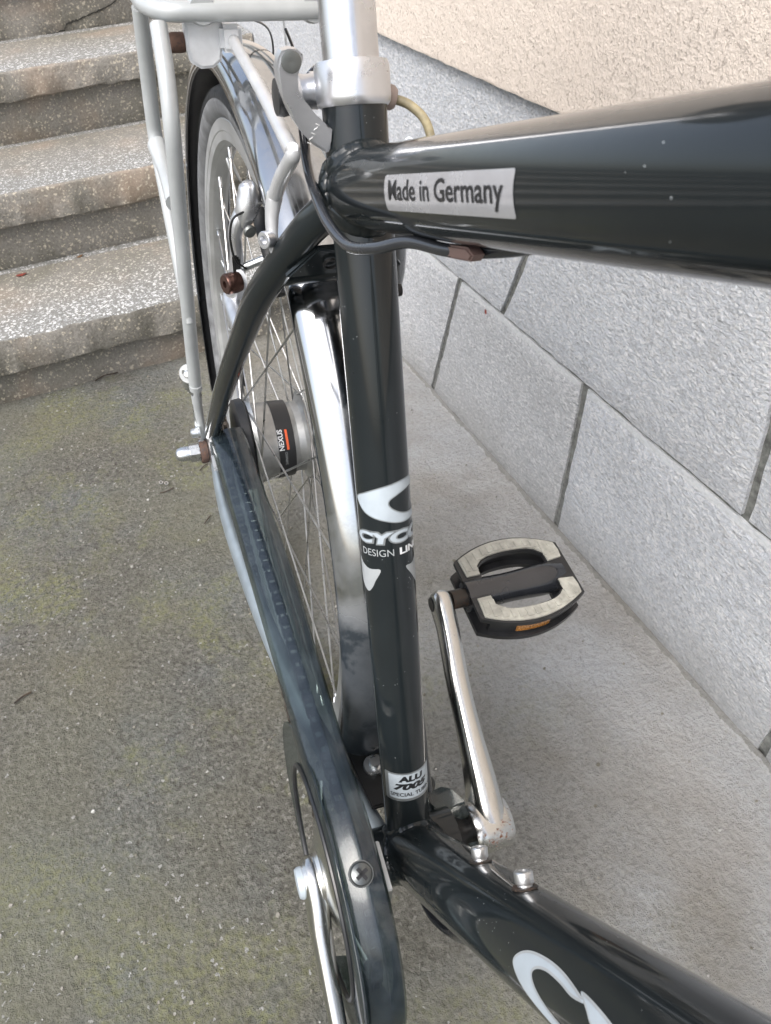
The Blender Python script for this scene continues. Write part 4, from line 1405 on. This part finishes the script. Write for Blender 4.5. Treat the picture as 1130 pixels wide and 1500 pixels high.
# mudguard stays: thin silver rods from the axle to the tail of the guard
for sg in (-1, 1):
    ST_ = [(sg * 0.0735, 0.462, 0.078), (sg * 0.064, 0.56, 0.135), (sg * 0.046, 0.69, 0.215), (sg * 0.029, AX.y + 0.365 * math.cos(R(33)), AX.z + 0.365 * math.sin(R(33)))]
    sweep('mudguard_stay', ST_, 0.0018, 'silver_paint', bike, seg=10, sm=5)
# silver strap seen along the outside of the guard
vs, fs = [], []
# ---------------------------------------------------------------- rack
SP = 'silver_paint'
# top loop
lo = [(0.0, 0.383, 0.481), (-0.045, 0.383, 0.481), (-0.0640, 0.388, 0.481), (-0.0735, 0.404, 0.482), (-0.0765, 0.430, 0.483), (-0.0775, 0.52, 0.485), (-0.0775, 0.70, 0.487), (-0.074, 0.76, 0.488), (-0.060, 0.785, 0.488), (0, 0.79, 0.488)]
loop = lo + [(-a, b, c) for a, b, c in lo[::-1][1:]]
rack = sweep('rack_loop', loop, 0.0067, SP, bike, seg=22, sm=5)
sweep('rack_spine', [(-0.0395, 0.387, 0.483), (-0.041, 0.45, 0.484), (-0.040, 0.79, 0.487)], 0.0055, SP, bike, seg=16)
sweep('rack_spine', [(0.0395, 0.387, 0.483), (0.041, 0.45, 0.484), (0.040, 0.79, 0.487)], 0.0055, SP, bike, seg=16)
for yy in (0.52, 0.66):
    sweep('rack_crossbar', [(-0.077, yy, 0.4845), (0.077, yy, 0.4845)], 0.005, SP, bike, seg=14)
lathe('weld_collar', [(0.0090, -0.006), (0.0110, 0.0), (0.0098, 0.007), (0.0065, 0.013)], (-0.0395, 0.385, 0.4825), (0, 1, 0.02), SP, bike, seg=20)
lathe('weld_collar', [(0.0090, -0.006), (0.0110, 0.0), (0.0098, 0.007), (0.0065, 0.013)], (0.0395, 0.385, 0.4825), (0, 1, 0.02), SP, bike, seg=20)
for sg in (-1, 1):
    A_ = Vector
    leg1 = [(-0.0715, 0.345, 0.470), (-0.0722, 0.352, 0.446), (-0.0728, 0.354, 0.411), (-0.0738, 0.370, 0.356), (-0.0748, 0.386, 0.2945), (-0.0755, 0.4115, 0.215), (-0.0758, 0.4260, 0.1645)]
    leg1[0] = (-0.0700, 0.383, 0.4735)
    leg1[1] = (-0.0712, 0.362, 0.446)
    sweep('rack_leg', [(sg * abs(a), b, c) for a, b, c in leg1], [0.0060] * 6 + [0.0060], SP, bike, seg=20, sm=5)
    leg2 = [(-0.0765, 0.440, 0.4755), (-0.0763, 0.455, 0.440), (-0.0765, 0.468, 0.4005), (-0.0765, 0.470, 0.376), (-0.0765, 0.447, 0.350), (-0.0760, 0.428, 0.315), (-0.0758, 0.402, 0.268), (-0.0752, 0.396, 0.245)]
    sweep('rack_leg', [(sg * abs(a), b, c) for a, b, c in leg2], [0.0060, 0.0060, 0.0060, 0.0060, 0.0060, 0.0058, 0.0048, 0.003], SP, bike, seg=20, sm=5)
    # weld gusset between the two legs
    g_ = [(sg * 0.0755, 0.436, 0.372), (sg * 0.0750, 0.408, 0.366)]
    sweep('leg_gusset', [(sg * 0.0762, 0.462, 0.374), (sg * 0.0755, 0.43, 0.363), (sg * 0.0745, 0.388, 0.352)], [0.0085, 0.0062, 0.0075], SP, bike, seg=16, sm=3)
    # foot: flattened eye plate with bolts
    fx_ = sg * 0.0800
    nf = Vector((sg * 0.45, -0.82, 0.34)).normalized()
    eye = sweep('rack_foot', [(sg * 0.0792, 0.4370, 0.1760), (sg * 0.0788, 0.4380, 0.1600), (sg * 0.0760, 0.4400, 0.1480), (sg * 0.0740, 0.4430, 0.1400), (sg * 0.0755, 0.4480, 0.1250), (sg * 0.0752, 0.4520, 0.1000), (sg * 0.0745, 0.4540, 0.0850)],
                [(0.0062, 0.0012), (0.0078, 0.0012), (0.0055, 0.0013), (0.0045, 0.0013), (0.0045, 0.0013), (0.0050, 0.0013), (0.0052, 0.0012)], 'alu', bike, seg=16, sm=4)
    lathe('foot_eye', [(0.0030, 0), (0.0092, 0), (0.0096, 0.0008), (0.0092, 0.0018), (0.0030, 0.0018)], Vector((sg * 0.0796, 0.4360, 0.1715)), nf, 'hub_alloy', eye, seg=26, ring=True)
    lathe('foot_bolt', [(0.0005, 0.0062), (0.0028, 0.0060), (0.0040, 0.0045), (0.0046, 0.0018)], Vector((sg * 0.0796, 0.4360, 0.1715)), nf, 'alu', eye, seg=20)
    lathe('foot_bolt', [(0.0005, 0.0100), (0.0032, 0.0098), (0.0048, 0.0085), (0.0050, 0.0030), (0.0064, 0.0026), (0.0064, 0.0)], (sg * 0.0760, 0.4475, 0.094), X * sg, 'alu', eye, seg=18)
    lathe('foot_bolt', [(0.0005, 0.0060), (0.0030, 0.0055), (0.0040, 0.0035), (0.0040, 0.0)], (sg * 0.0735, 0.4475, 0.080), X * sg, 'alu', eye, seg=18)
    sweep('foot_rod', [(sg * 0.0750, 0.440, 0.160), (sg * 0.0745, 0.450, 0.120), (sg * 0.0735, 0.456, 0.080)], [0.0052, 0.0050, 0.0042], SP, bike, seg=14, sm=3)
# open end of the leg tube
lathe('tube_end', [(0.0036, 0), (0.0062, 0), (0.0062, 0.006), (0.0036, 0.006)], (-0.0757, 0.4265, 0.1590), (0, -0.25, 1), SP, bike, seg=22, ring=True)
lathe('tube_hole', [(0.0005, 0.0015), (0.0039, 0.0015), (0.0039, 0.003)], (-0.0757, 0.4265, 0.1585), (0, -0.25, 1), 'black_metal', bike, seg=18)

plain('strut_silver', (0.50, 0.51, 0.52), 0.35, 0.35, wear=0.04)
# front fixing block under the rack's crossbar and the strut to the seat stay
blk = prism('rack_bracket', [(-0.013, 0.016), (0.013, 0.016), (0.013, 0.0), (0.011, -0.010), (0.005, -0.0145), (-0.004, -0.015), (-0.011, -0.011), (-0.013, -0.003)], (-0.0385, 0.400, 0.4585), X, Z, 0.016, 'print_white', bike, bev=0.002)
MAT_white = None
lathe('rusty_screw', [(0.0030, 0.0), (0.0064, 0.0005), (0.0068, 0.003), (0.0068, 0.009), (0.0062, 0.0105), (0.0005, 0.0105)], (-0.0512, 0.403, 0.4590), (-1, 0, 0), 'very_rusty', bike, seg=12)
box('bracket_tongue', (-0.0200, 0.394, 0.463), (0.016, 0.014, 0.018), 'print_white', bike, bev=0.003)
strut = [(-0.0185, 0.392, 0.462), (-0.0215, 0.345, 0.4615), (-0.0270, 0.250, 0.459), (-0.0335, 0.160, 0.4565), (-0.0340, 0.1480, 0.4560), (-0.0345, 0.1530, 0.4500), (-0.0352, 0.171, 0.4370), (-0.0362, 0.188, 0.4210)]
sweep('rack_strut', strut, [0.0040, 0.0040, 0.0040, 0.0040, 0.0040, 0.0040, 0.0041, 0.0042], 'strut_silver', bike, seg=18, sm=6)
# flattened end bolted to the stay
def flat_end():
    st = [((-0.0362, 0.188, 0.4215), 0.0048, 0.0042), ((-0.0380, 0.190, 0.4120), 0.0062, 0.0034), ((-0.0390, 0.189, 0.403), 0.0070, 0.0030), ((-0.0390, 0.187, 0.3930), 0.0070, 0.0030), ((-0.0375, 0.187, 0.3850), 0.0050, 0.0028)]
    vs, fs = [], []
    ax_ = Vector((0.25, 0.9, 0.35)).normalized()
    for (p, wdt, th) in st:
        p = Vector(p)
        w1 = Vector((0.0, 0.93, 0.36)); w1.normalize()
        t1 = Vector((1, 0, 0))
        for k in range(12):
            a = 2 * PI * k / 12
            vs.append(p + w1 * (wdt * math.copysign(abs(math.cos(a)) ** 0.6, math.cos(a))) + t1 * (th * math.copysign(abs(math.sin(a)) ** 0.6, math.sin(a))))
    for i in range(len(st) - 1):
        for k in range(12):
            fs.append((i * 12 + k, i * 12 + (k + 1) % 12, (i + 1) * 12 + (k + 1) % 12, (i + 1) * 12 + k))
    fs.append(tuple(range(12))[::-1]); fs.append(tuple(48 + k for k in range(12)))
    return mesh_obj('strut_end', vs, fs, 'strut_silver', bike, angle=50)
se = flat_end()
bolt = lathe('strut_bolt', [(0.0045, 0.0), (0.0050, 0.0008), (0.0050, 0.0055), (0.0046, 0.0060), (0.0026, 0.0060), (0.0026, 0.0030), (0.0005, 0.0030)], (-0.0405, 0.1850, 0.398), (-0.85, -0.5, 0.12), 'clamp_alloy', bike, seg=24)
# wire at the back of the rack
sweep('light_wire', [(-0.010, 0.43, 0.470), (0.010, 0.47, 0.462), (0.030, 0.50, 0.450), (0.038, 0.52, 0.43), (0.036, 0.53, 0.40)], 0.0009, 'cable', bike, seg=6, sm=5)
sweep('light_wire', [(0.02, 0.39, 0.468), (0.028, 0.40, 0.452), (0.030, 0.40, 0.435), (0.026, 0.405, 0.41)], 0.0011, 'cable', bike, seg=6, sm=5)

# ---------------------------------------------------------------- rear rim brake
def brake(sg):
    B = 'clamp_alloy'
    S = lambda p: (p[0] * -sg * -1 if False else sg * abs(p[0]), p[1], p[2])
    arm = [(-0.0475, 0.312, 0.292), (-0.0462, 0.308, 0.312), (-0.0435, 0.305, 0.332), (-0.0432, 0.302, 0.346), (-0.0436, 0.300, 0.357), (-0.0410, 0.298, 0.3665), (-0.0360, 0.297, 0.375)]
    a1 = sweep('brake_arm', [S(p) for p in arm], [(0.0070, 0.0115), (0.0070, 0.0120), (0.0052, 0.0100), (0.0046, 0.0075), (0.0048, 0.0070), (0.0054, 0.0072), (0.0060, 0.0068)], B, bike, seg=18, sm=5)
    # head that holds the cable pipe
    sweep('arm_head', [S(p) for p in ((-0.0385, 0.297, 0.365), (-0.0352, 0.296, 0.3735), (-0.0322, 0.296, 0.3825), (-0.0325, 0.296, 0.3915), (-0.0330, 0.296, 0.3945))], [(0.005, 0.006), (0.0078, 0.0085), (0.0086, 0.0085), (0.0062, 0.0065), (0.003, 0.003)], B, a1, seg=20, sm=6)
    lathe('arm_screw', [(0.0044, 0.0), (0.0047, 0.001), (0.0040, 0.0026), (0.0005, 0.0030)], S((-0.0350, 0.2885, 0.3635)), (0.2, -0.9, -0.25), 'dull_steel', a1, seg=20)
    lathe('pivot_bolt', [(0.0040, 0.0), (0.0070, 0.0006), (0.0076, 0.004), (0.0076, 0.011), (0.0066, 0.0125), (0.0025, 0.0125), (0.0022, 0.010), (0.0005, 0.010)], S((-0.0445, 0.290, 0.3265)), (sg * 0.95, -0.35, 0.05), 'copper_bolt', a1, seg=26)
    lathe('pad_washer', [(0.0045, 0.0), (0.0078, 0.0), (0.0078, 0.003), (0.0045, 0.003)], S((-0.0425, 0.293, 0.3260)), (sg * 0.95, -0.35, 0.05), 'print_white', a1, seg=24, ring=True)
    sweep('brake_boss', [S(p) for p in ((-0.0480, 0.268, 0.296), (-0.0485, 0.290, 0.300), (-0.0480, 0.312, 0.304))], [(0.0078, 0.0078), (0.0085, 0.0085), (0.0080, 0.0080)], 'alu_satin', a1, seg=20)
    pad = sweep('brake_pad', [S(p) for p in ((-0.0205, 0.270, 0.3220), (-0.0205, 0.292, 0.3440), (-0.0215, 0.322, 0.3640))], [(0.0060, 0.0055)] * 3, 'black_rubber', a1, seg=12, sm=3)
    sweep('pad_post', [S(p) for p in ((-0.0400, 0.298, 0.333), (-0.0200, 0.292, 0.342))], 0.0030, 'alu', a1, seg=12)
    # return spring
    sweep('return_spring', [S(p) for p in ((-0.0370, 0.289, 0.377), (-0.0455, 0.288, 0.373), (-0.0485, 0.289, 0.362), (-0.0480, 0.290, 0.350), (-0.0455, 0.291, 0.341), (-0.0415, 0.292, 0.337), (-0.0385, 0.293, 0.334))], 0.00085, 'black_metal', a1, seg=8, sm=5)
    # slots in the arm
    box('arm_slot', S((-0.0450, 0.2955, 0.334)), (0.0055, 0.003, 0.020), 'black_metal', a1, bev=0.001)
    return a1
brake(-1); brake(1)
sweep('brake_cable_rod', [(-0.030, 0.290, 0.3815), (-0.005, 0.290, 0.3815)], 0.0012, 'spoke_steel', bike, seg=8)
# accordion boot across the wheel
prof = []
L_ = 0.030
for i in range(33):
    t = i / 32
    prof.append((0.0042 + 0.0016 * math.sin(t * 2 * PI * 4.5) + 0.0010 * (1 - abs(2 * t - 1)), t * L_))
lathe('rubber_boot', [(0.0006, 0)] + prof + [(0.0006, L_)], (-0.0135, 0.290, 0.3810), X, 'black_rubber', bike, seg=24, angle=70)
sweep('cable_pipe', [(0.0165, 0.290, 0.381), (0.034, 0.285, 0.379), (0.050, 0.26, 0.388), (0.052, 0.22, 0.415), (0.040, 0.18, 0.448)], 0.0026, 'alu', bike, seg=12, sm=6)

# ---------------------------------------------------------------- cables
def ttpt(s, a, off=0.0030):
    fr = -(TD.cross(X)).normalized()
    return TA + TD * s + (fr * math.cos(R(a)) + X * math.sin(R(a))) * (rT + off)
sweep('brake_cable', [(0.020, 0.195, 0.478), (-0.005, 0.200, 0.482), (-0.0190, 0.185, 0.471), (-0.0215, 0.1735, 0.452), (-0.0235, 0.160, 0.4435), (-0.0255, 0.136, 0.4372), (-0.0265, 0.110, 0.4330), (-0.0250, 0.082, 0.4330), (-0.0195, 0.060, 0.4400), *[tuple(ttpt(s, a)) for s, a in ((0.10, -28), (0.125, -8), (0.15, 14), (0.19, 38), (0.26, 50), (0.40, 50), (0.53, 40))]], 0.0027, 'cable', bike, seg=14, sm=8)
plain('stop_brown', (0.13, 0.085, 0.075), 0.5)
# cable stop under the top tube
cs = prism('cable_stop', [(-0.010, -0.0025), (0.012, -0.0025), (0.015, 0.0), (0.010, 0.0025), (-0.010, 0.0025)], tuple(ttpt(0.135, -4, 0.003)), (0, -0.95, 0.312), (0, 0.31, 0.95), 0.006, 'stop_brown', bike, bev=0.0008)
# cable entering on the wall side of the seat tube
lathe('cable_ferrule', [(0.0062, 0.0), (0.0066, 0.001), (0.0060, 0.008), (0.0045, 0.010), (0.0005, 0.0102)], (0.0150, 0.1640, 0.4765), (0.90, -0.22, -0.20), 'boot_grey', bike, seg=24)
sweep('old_cable', [(0.0235, 0.162, 0.4745), (0.0310, 0.158, 0.4720), (0.0375, 0.152, 0.4660), (0.0400, 0.146, 0.4560), (0.036, 0.125, 0.445), *[tuple(ttpt(s, a)) for s, a in ((0.10, 62), (0.16, 62), (0.30, 66), (0.53, 60))]], 0.0024, 'old_cable', bike, seg=14, sm=8)
lathe('bridge_bolt', [(0.0005, 0.006), (0.0035, 0.005), (0.0040, 0.0)], (0.0230, 0.150, 0.3745), X, 'black_metal', bike, seg=12)
sweep('cable_tie', [(0.0195, 0.166, 0.3745), (0.0245, 0.150, 0.3755), (0.0262, 0.149, 0.3775)], 0.0013, 'black_plastic', bike, seg=8, sm=3)

# ---------------------------------------------------------------- lettering wrapped on the tubes
fnt = None
def wrapped(name, polys_or_mesh, wrap, m, parent, lift, step=0.0012):
    """flat mesh (u, v) cut in narrow strips along u and bent onto a tube"""
    bm = bmesh.new()
    if isinstance(polys_or_mesh, bpy.types.Mesh):
        bm.from_mesh(polys_or_mesh)
    else:
        from mathutils.geometry import tessellate_polygon
        for loops in polys_or_mesh:
            flat = [Vector((a, b, 0)) for L in loops for a, b in L]
            tr = tessellate_polygon([[Vector((a, b, 0)) for a, b in L] for L in loops])
            vv = [bm.verts.new(p) for p in flat]
            for t in tr:
                try: bm.faces.new([vv[i] for i in t])
                except ValueError: pass
    us = [v.co.x for v in bm.verts]
    u = min(us) + step
    while u < max(us):
        geom = list(bm.verts) + list(bm.edges) + list(bm.faces)
        bmesh.ops.bisect_plane(bm, geom=geom, plane_co=(u, 0, 0), plane_no=(1, 0, 0))
        u += step
    for f in bm.faces:
        f.normal_update()
        if f.normal.z < 0: f.normal_flip()
    for v in bm.verts:
        v.co = wrap(v.co.x, v.co.y, lift)
    me = bpy.data.meshes.new(name)
    bm.to_mesh(me); bm.free()
    me.shade_smooth()
    o = bpy.data.objects.new(name, me)
    me.materials.append(MAT[m])
    C.objects.link(o)
    o.parent = parent
    return o
def tube_wrap(A, Dv, r, a0, s0, along='v', flip=1):
    """angle 0 = tube's front/under normal, positive towards +x"""
    fr = -(Dv.cross(X)).normalized()
    def f(u, v, lift):
        if along == 'v':      # v runs along the tube, u round it
            a, s = a0 + u / r, s0 + v
        else:                 # u runs along the tube, v round it (up = towards -x side top)
            a, s = a0 - v / r, s0 + u
        return A + Dv * s + (fr * math.cos(a) + X * math.sin(a)) * (r + lift)
    return f
def text_mesh(body, size, bold=0.0, shear=0.0, sx=1.0, space=1.0, res=4):
    cu = bpy.data.curves.new('t', 'FONT')
    cu.body = body
    cu.size = size
    cu.offset = bold
    cu.shear = shear
    cu.space_character = space
    cu.resolution_u = res
    cu.align_x = 'LEFT'
    o = bpy.data.objects.new('t', cu)
    C.objects.link(o)
    dg = bpy.context.evaluated_depsgraph_get()
    me = bpy.data.meshes.new_from_object(o.evaluated_get(dg))
    bpy.data.objects.remove(o)
    bpy.data.curves.remove(cu)
    for v in me.vertices:
        v.co.x *= sx
    return me
def width(me): return max(v.co.x for v in me.vertices) - min(v.co.x for v in me.vertices)
def fit_text(me, w_, h_=None, u0=0.0, v0=0.0, rise=None):
    x0 = min(v.co.x for v in me.vertices); x1 = max(v.co.x for v in me.vertices)
    y0 = min(v.co.y for v in me.vertices); y1 = max(v.co.y for v in me.vertices)
    for v in me.vertices:
        t = (v.co.x - x0) / (x1 - x0)
        v.co.x = u0 + t * w_
        v.co.y = v0 + ((v.co.y - y0) / (y1 - y0) * h_ if h_ else v.co.y - y0)
        if rise: v.co.y += rise(v.co.x)
    return me
def rrect(x0, y0, x1, y1, r, n=5):
    o = []
    for cx, cy, a in ((x1 - r, y1 - r, 0), (x0 + r, y1 - r, 90), (x0 + r, y0 + r, 180), (x1 - r, y0 + r, 270)):
        for k in range(n + 1):
            t = R(a + 90 * k / n)
            o.append((cx + r * math.cos(t), cy + r * math.sin(t)))
    return o
def cat2(pts, n=6, closed=True):
    P = [Vector((a, b, 0)) for a, b in pts]
    N_ = len(P)
    out = []
    for i in range(N_):
        a, b, c, d = P[i - 1], P[i], P[(i + 1) % N_], P[(i + 2) % N_]
        for k in range(n):
            t = k / n
            q = 0.5 * ((2 * b) + (c - a) * t + (2 * a - 5 * b + 4 * c - d) * t * t + (3 * b - a - 3 * c + d) * t ** 3)
            out.append((q.x, q.y))
    return out
def shrink(pts, d):
    n = len(pts)
    area = sum(pts[i][0] * pts[(i + 1) % n][1] - pts[(i + 1) % n][0] * pts[i][1] for i in range(n))
    sg = 1 if area > 0 else -1
    o = []
    for i in range(n):
        t = Vector((pts[(i + 1) % n][0] - pts[i - 1][0], pts[(i + 1) % n][1] - pts[i - 1][1])).normalized()
        o.append((pts[i][0] - t.y * d * sg, pts[i][1] + t.x * d * sg))
    return o

DEG = PI / 180
ZERO = Vector((0, 0, 0))
seatw = tube_wrap(ZERO, SD, rS, 0.0, 0.0)
def A2U(a): return a * DEG * rS
# ALU 7005 sticker
def srise(u): return 0.0
stk = wrapped('tubing_sticker', [[rrect(A2U(-70), 0.0617, A2U(95), 0.0862, 0.0015)]], seatw, 'print_edge', seat_tube, 0.00012)
wrapped('sticker_face', [[rrect(A2U(-58), 0.0640, A2U(93), 0.0850, 0.0012)]], seatw, 'print_light', seat_tube, 0.00022)
def st_text(name, body, a0, a1, s0, h, m, bold, shear=0.0, rise=None, lift=0.00036):
    me = text_mesh(body, 0.01, bold, shear)
    fit_text(me, A2U(a1) - A2U(a0), h, A2U(a0), s0, rise)
    return wrapped(name, me, seatw, m, seat_tube, lift, 0.0010)
st_text('lettering', 'ALU', -32, 32, 0.0785, 0.0052, 'print_black', 0.0006, 0.1)
st_text('lettering', '7005', -46, 46, 0.0716, 0.0056, 'print_black', 0.0006, 0.3)
st_text('lettering', 'SPECIAL TUBING', -55, 66, 0.0660, 0.0032, 'print_black', 0.00025)
# CYCO logo
logo_o = cat2([(-86, 0.2905), (-60, 0.2945), (-20, 0.2985), (30, 0.3010), (66, 0.3000), (100, 0.2930), (112, 0.2850), (100, 0.2790), (66, 0.2745), (20, 0.2738), (-20, 0.2765), (-58, 0.2805), (-78, 0.2855)])
logo_i = cat2([(2, 0.2905), (30, 0.2935), (62, 0.2945), (86, 0.2900), (92, 0.2860), (84, 0.2810), (60, 0.2790), (28, 0.2800), (4, 0.2835), (-6, 0.2875)])
logo_o = [(A2U(a), s) for a, s in logo_o]; logo_i = [(A2U(a), s) for a, s in logo_i]
wrapped('logo_outline', [[logo_o, logo_i]], seatw, 'print_edge', seat_tube, 0.00012)
wrapped('logo', [[shrink(logo_o, 0.0007), shrink(logo_i, -0.0007)]], seatw, 'print_light', seat_tube, 0.00026)
CY = 'CYCO'
st_text('lettering_outline', CY, -93, 88, 0.2607, 0.0094, 'print_edge', 0.0011, 0.12, lift=0.00014)
st_text('lettering', CY, -91, 86, 0.2616, 0.0076, 'print_light', 0.0005, 0.12, lift=0.00028)
st_text('lettering', 'DESIGN', -78, -3, 0.2532, 0.0046, 'print_grey', 0.0000, lift=0.0002)
st_text('lettering', 'LINE', 10, 72, 0.2532, 0.0046, 'print_white', 0.0004, lift=0.0002)
fl_ = cat2([(-128, 0.2470), (-104, 0.2500), (-84, 0.2460), (-62, 0.2438), (-34, 0.2441), (-48, 0.2360), (-58, 0.2305), (-72, 0.2272), (-92, 0.2310), (-118, 0.2400)], 4)
fr_ = cat2([(23, 0.2441), (45, 0.2441), (70, 0.2480), (110, 0.2510), (128, 0.2470), (110, 0.2360), (80, 0.2275), (60, 0.2290), (40, 0.2365)], 4)
wrapped('emblem', [[[(A2U(a), s) for a, s in fl_]]], seatw, 'print_grey', seat_tube, 0.0002)
wrapped('emblem', [[[(A2U(a), s) for a, s in fr_]]], seatw, 'print_grey', seat_tube, 0.0002)

# Made in Germany on the top tube
ttw = tube_wrap(TA, TD, rT, -88 * DEG, 0.0, along='u', flip=1)
# v is measured round the tube; +v goes up the visible side
def ttw2(u, v, lift):
    fr = -(TD.cross(X)).normalized()
    a = -88 * DEG - v / rT
    return TA + TD * u + (fr * math.cos(a) + X * math.sin(a)) * (rT + lift)
def wrap_v(name, src, m, parent, lift, wrapf, step=0.0012):
    # cut along v instead of u
    def sw(u, v, l): return wrapf(v, u, l)
    if isinstance(src, bpy.types.Mesh):
        for v in src.vertices:
            v.co.x, v.co.y = v.co.y, v.co.x
        return wrapped(name, src, sw, m, parent, lift, step)
    return wrapped(name, [[[(b, a) for a, b in L] for L in loops] for loops in src], sw, m, parent, lift, step)
wrap_v('country_sticker', [[rrect(0.0990, -0.0064, 0.2135, 0.0072, 0.0014)]], 'sticker_silver', top_tube, 0.0002, ttw2)
me = text_mesh('Made in Germany', 0.01, 0.00014)
fit_text(me, 0.103, 0.0098, 0.1045, -0.0045)
wrap_v('lettering', me, 'print_black', top_tube, 0.00042, ttw2)

# big logo on the down tube
def dtw(u, v, lift):
    fr = -(DD.cross(X)).normalized()
    a = -110 * DEG - v / rD
    return DD * u + (fr * math.cos(a) + X * math.sin(a)) * (rD + lift)
def dpt(s, a): return (s, -(a + 110) * DEG * rD)
o1 = cat2([dpt(0.2625, -108), dpt(0.268, -120), dpt(0.278, -129), dpt(0.293, -133), dpt(0.308, -132), dpt(0.322, -126), dpt(0.328, -121), dpt(0.318, -118), dpt(0.308, -121), dpt(0.296, -122), dpt(0.287, -118), dpt(0.283, -110),
           dpt(0.287, -99), dpt(0.298, -88), dpt(0.316, -80), dpt(0.345, -70), dpt(0.330, -62), dpt(0.300, -66), dpt(0.276, -82), dpt(0.266, -95)], 6)
o2 = cat2([dpt(0.324, -128), dpt(0.338, -126), dpt(0.356, -118), dpt(0.378, -104), dpt(0.392, -90), dpt(0.372, -90), dpt(0.352, -96), dpt(0.336, -106), dpt(0.330, -117)], 6)
for o_ in (o1, o2):
    wrap_v('logo_outline', [[o_]], 'print_grey', down_tube, 0.00012, dtw)
    wrap_v('logo', [[shrink(o_, 0.0011)]], 'print_light', down_tube, 0.00026, dtw)

# hub band print
def hubw(u, v, lift):
    a = R(147) - R(7) + u / 0.0424
    return Vector((0.0040 + v, (0.0423 + lift - v * 0.04) * math.cos(a), (0.0423 + lift - v * 0.04) * math.sin(a)))
me = text_mesh('NEXUS', 0.01, 0.0002)
fit_text(me, -0.0220, -0.0056, 0.0110, 0.0004)
wrapped('lettering', me, hubw, 'print_white', rw, 0.0004)
me = text_mesh('SHIMANO', 0.01)
fit_text(me, -0.0150, -0.0026, 0.0285, 0.0030)
wrapped('lettering', me, hubw, 'print_grey', rw, 0.0004)
wrapped('orange_stripe', [[rrect(-0.0105, 0.0030, 0.0110, 0.0055, 0.0002)]], hubw, 'print_orange', rw, 0.0004)

# ---------------------------------------------------------------- front end and saddle (outside the photograph, built where they stand)
fwc = Vector((0, -0.622, 0.074))
fw, fring = wheel('front_wheel', fwc, front=True)
fring('hub', [(-0.037, 0.006), (-0.037, 0.012), (-0.034, 0.024), (-0.031, 0.024), (-0.028, 0.013), (0.028, 0.013), (0.031, 0.024), (0.034, 0.024), (0.037, 0.012), (0.037, 0.006)], 'hub_alloy', seg=40)
mudguard('front_mudguard', fwc, 15, 150, 'chrome', bike)
for sg in (-1, 1):
    sweep('fork_blade', [(sg * 0.03, HB.y - 0.006, 0.500), (sg * 0.052, HB.y - 0.02, 0.46), (sg * 0.056, HB.y - 0.09, 0.27), (sg * 0.056, -0.60, 0.10), (sg * 0.055, fwc.y, fwc.z)], [0.012, 0.014, 0.013, 0.009, 0.008], 'paint', bike, seg=18, sm=5)
sweep('fork_crown', [(-0.04, HB.y - 0.005, 0.497), (0.04, HB.y - 0.005, 0.497)], 0.017, 'paint', bike, seg=20)
sweep('handlebar_stem', [HA + hd * 0.012, HA + hd * 0.10, HA + hd * 0.12 + Vector((0, -0.05, 0.03))], 0.0135, 'black_metal', bike, seg=18)
hc = HA + hd * 0.12 + Vector((0, -0.06, 0.035))
sweep('handlebar', [hc + Vector((-0.29, 0.13, 0.03)), hc + Vector((-0.2, 0.05, 0.03)), hc + Vector((-0.08, 0, 0)), hc + Vector((0.08, 0, 0)), hc + Vector((0.2, 0.05, 0.03)), hc + Vector((0.29, 0.13, 0.03))], 0.0125, 'black_metal', bike, seg=16, sm=6)
for sg in (-1, 1):
    sweep('handlebar_grip', [hc + Vector((sg * 0.22, 0.066, 0.031)), hc + Vector((sg * 0.30, 0.138, 0.030))], 0.017, 'black_rubber', bike, seg=18)
sc = SD * 0.73
sd_pts = [(-0.145, 0.020, 0.014), (-0.10, 0.026, 0.018), (-0.03, 0.036, 0.022), (0.04, 0.062, 0.026), (0.10, 0.080, 0.028), (0.135, 0.062, 0.022), (0.145, 0.02, 0.01)]
sweep('saddle', [sc + Vector((0, a, 0.02 + (0.006 if a > 0.08 else 0))) for a, b, c in sd_pts], [(b, c) for a, b, c in sd_pts], 'saddle', bike, seg=24, sm=5)
for sg in (-1, 1):
    sweep('saddle_rail', [sc + Vector((sg * 0.012, -0.12, 0.0)), sc + Vector((sg * 0.022, -0.04, -0.02)), sc + Vector((sg * 0.022, 0.05, -0.02)), sc + Vector((sg * 0.04, 0.11, 0.0))], 0.0035, 'alu', bike, seg=10, sm=5)
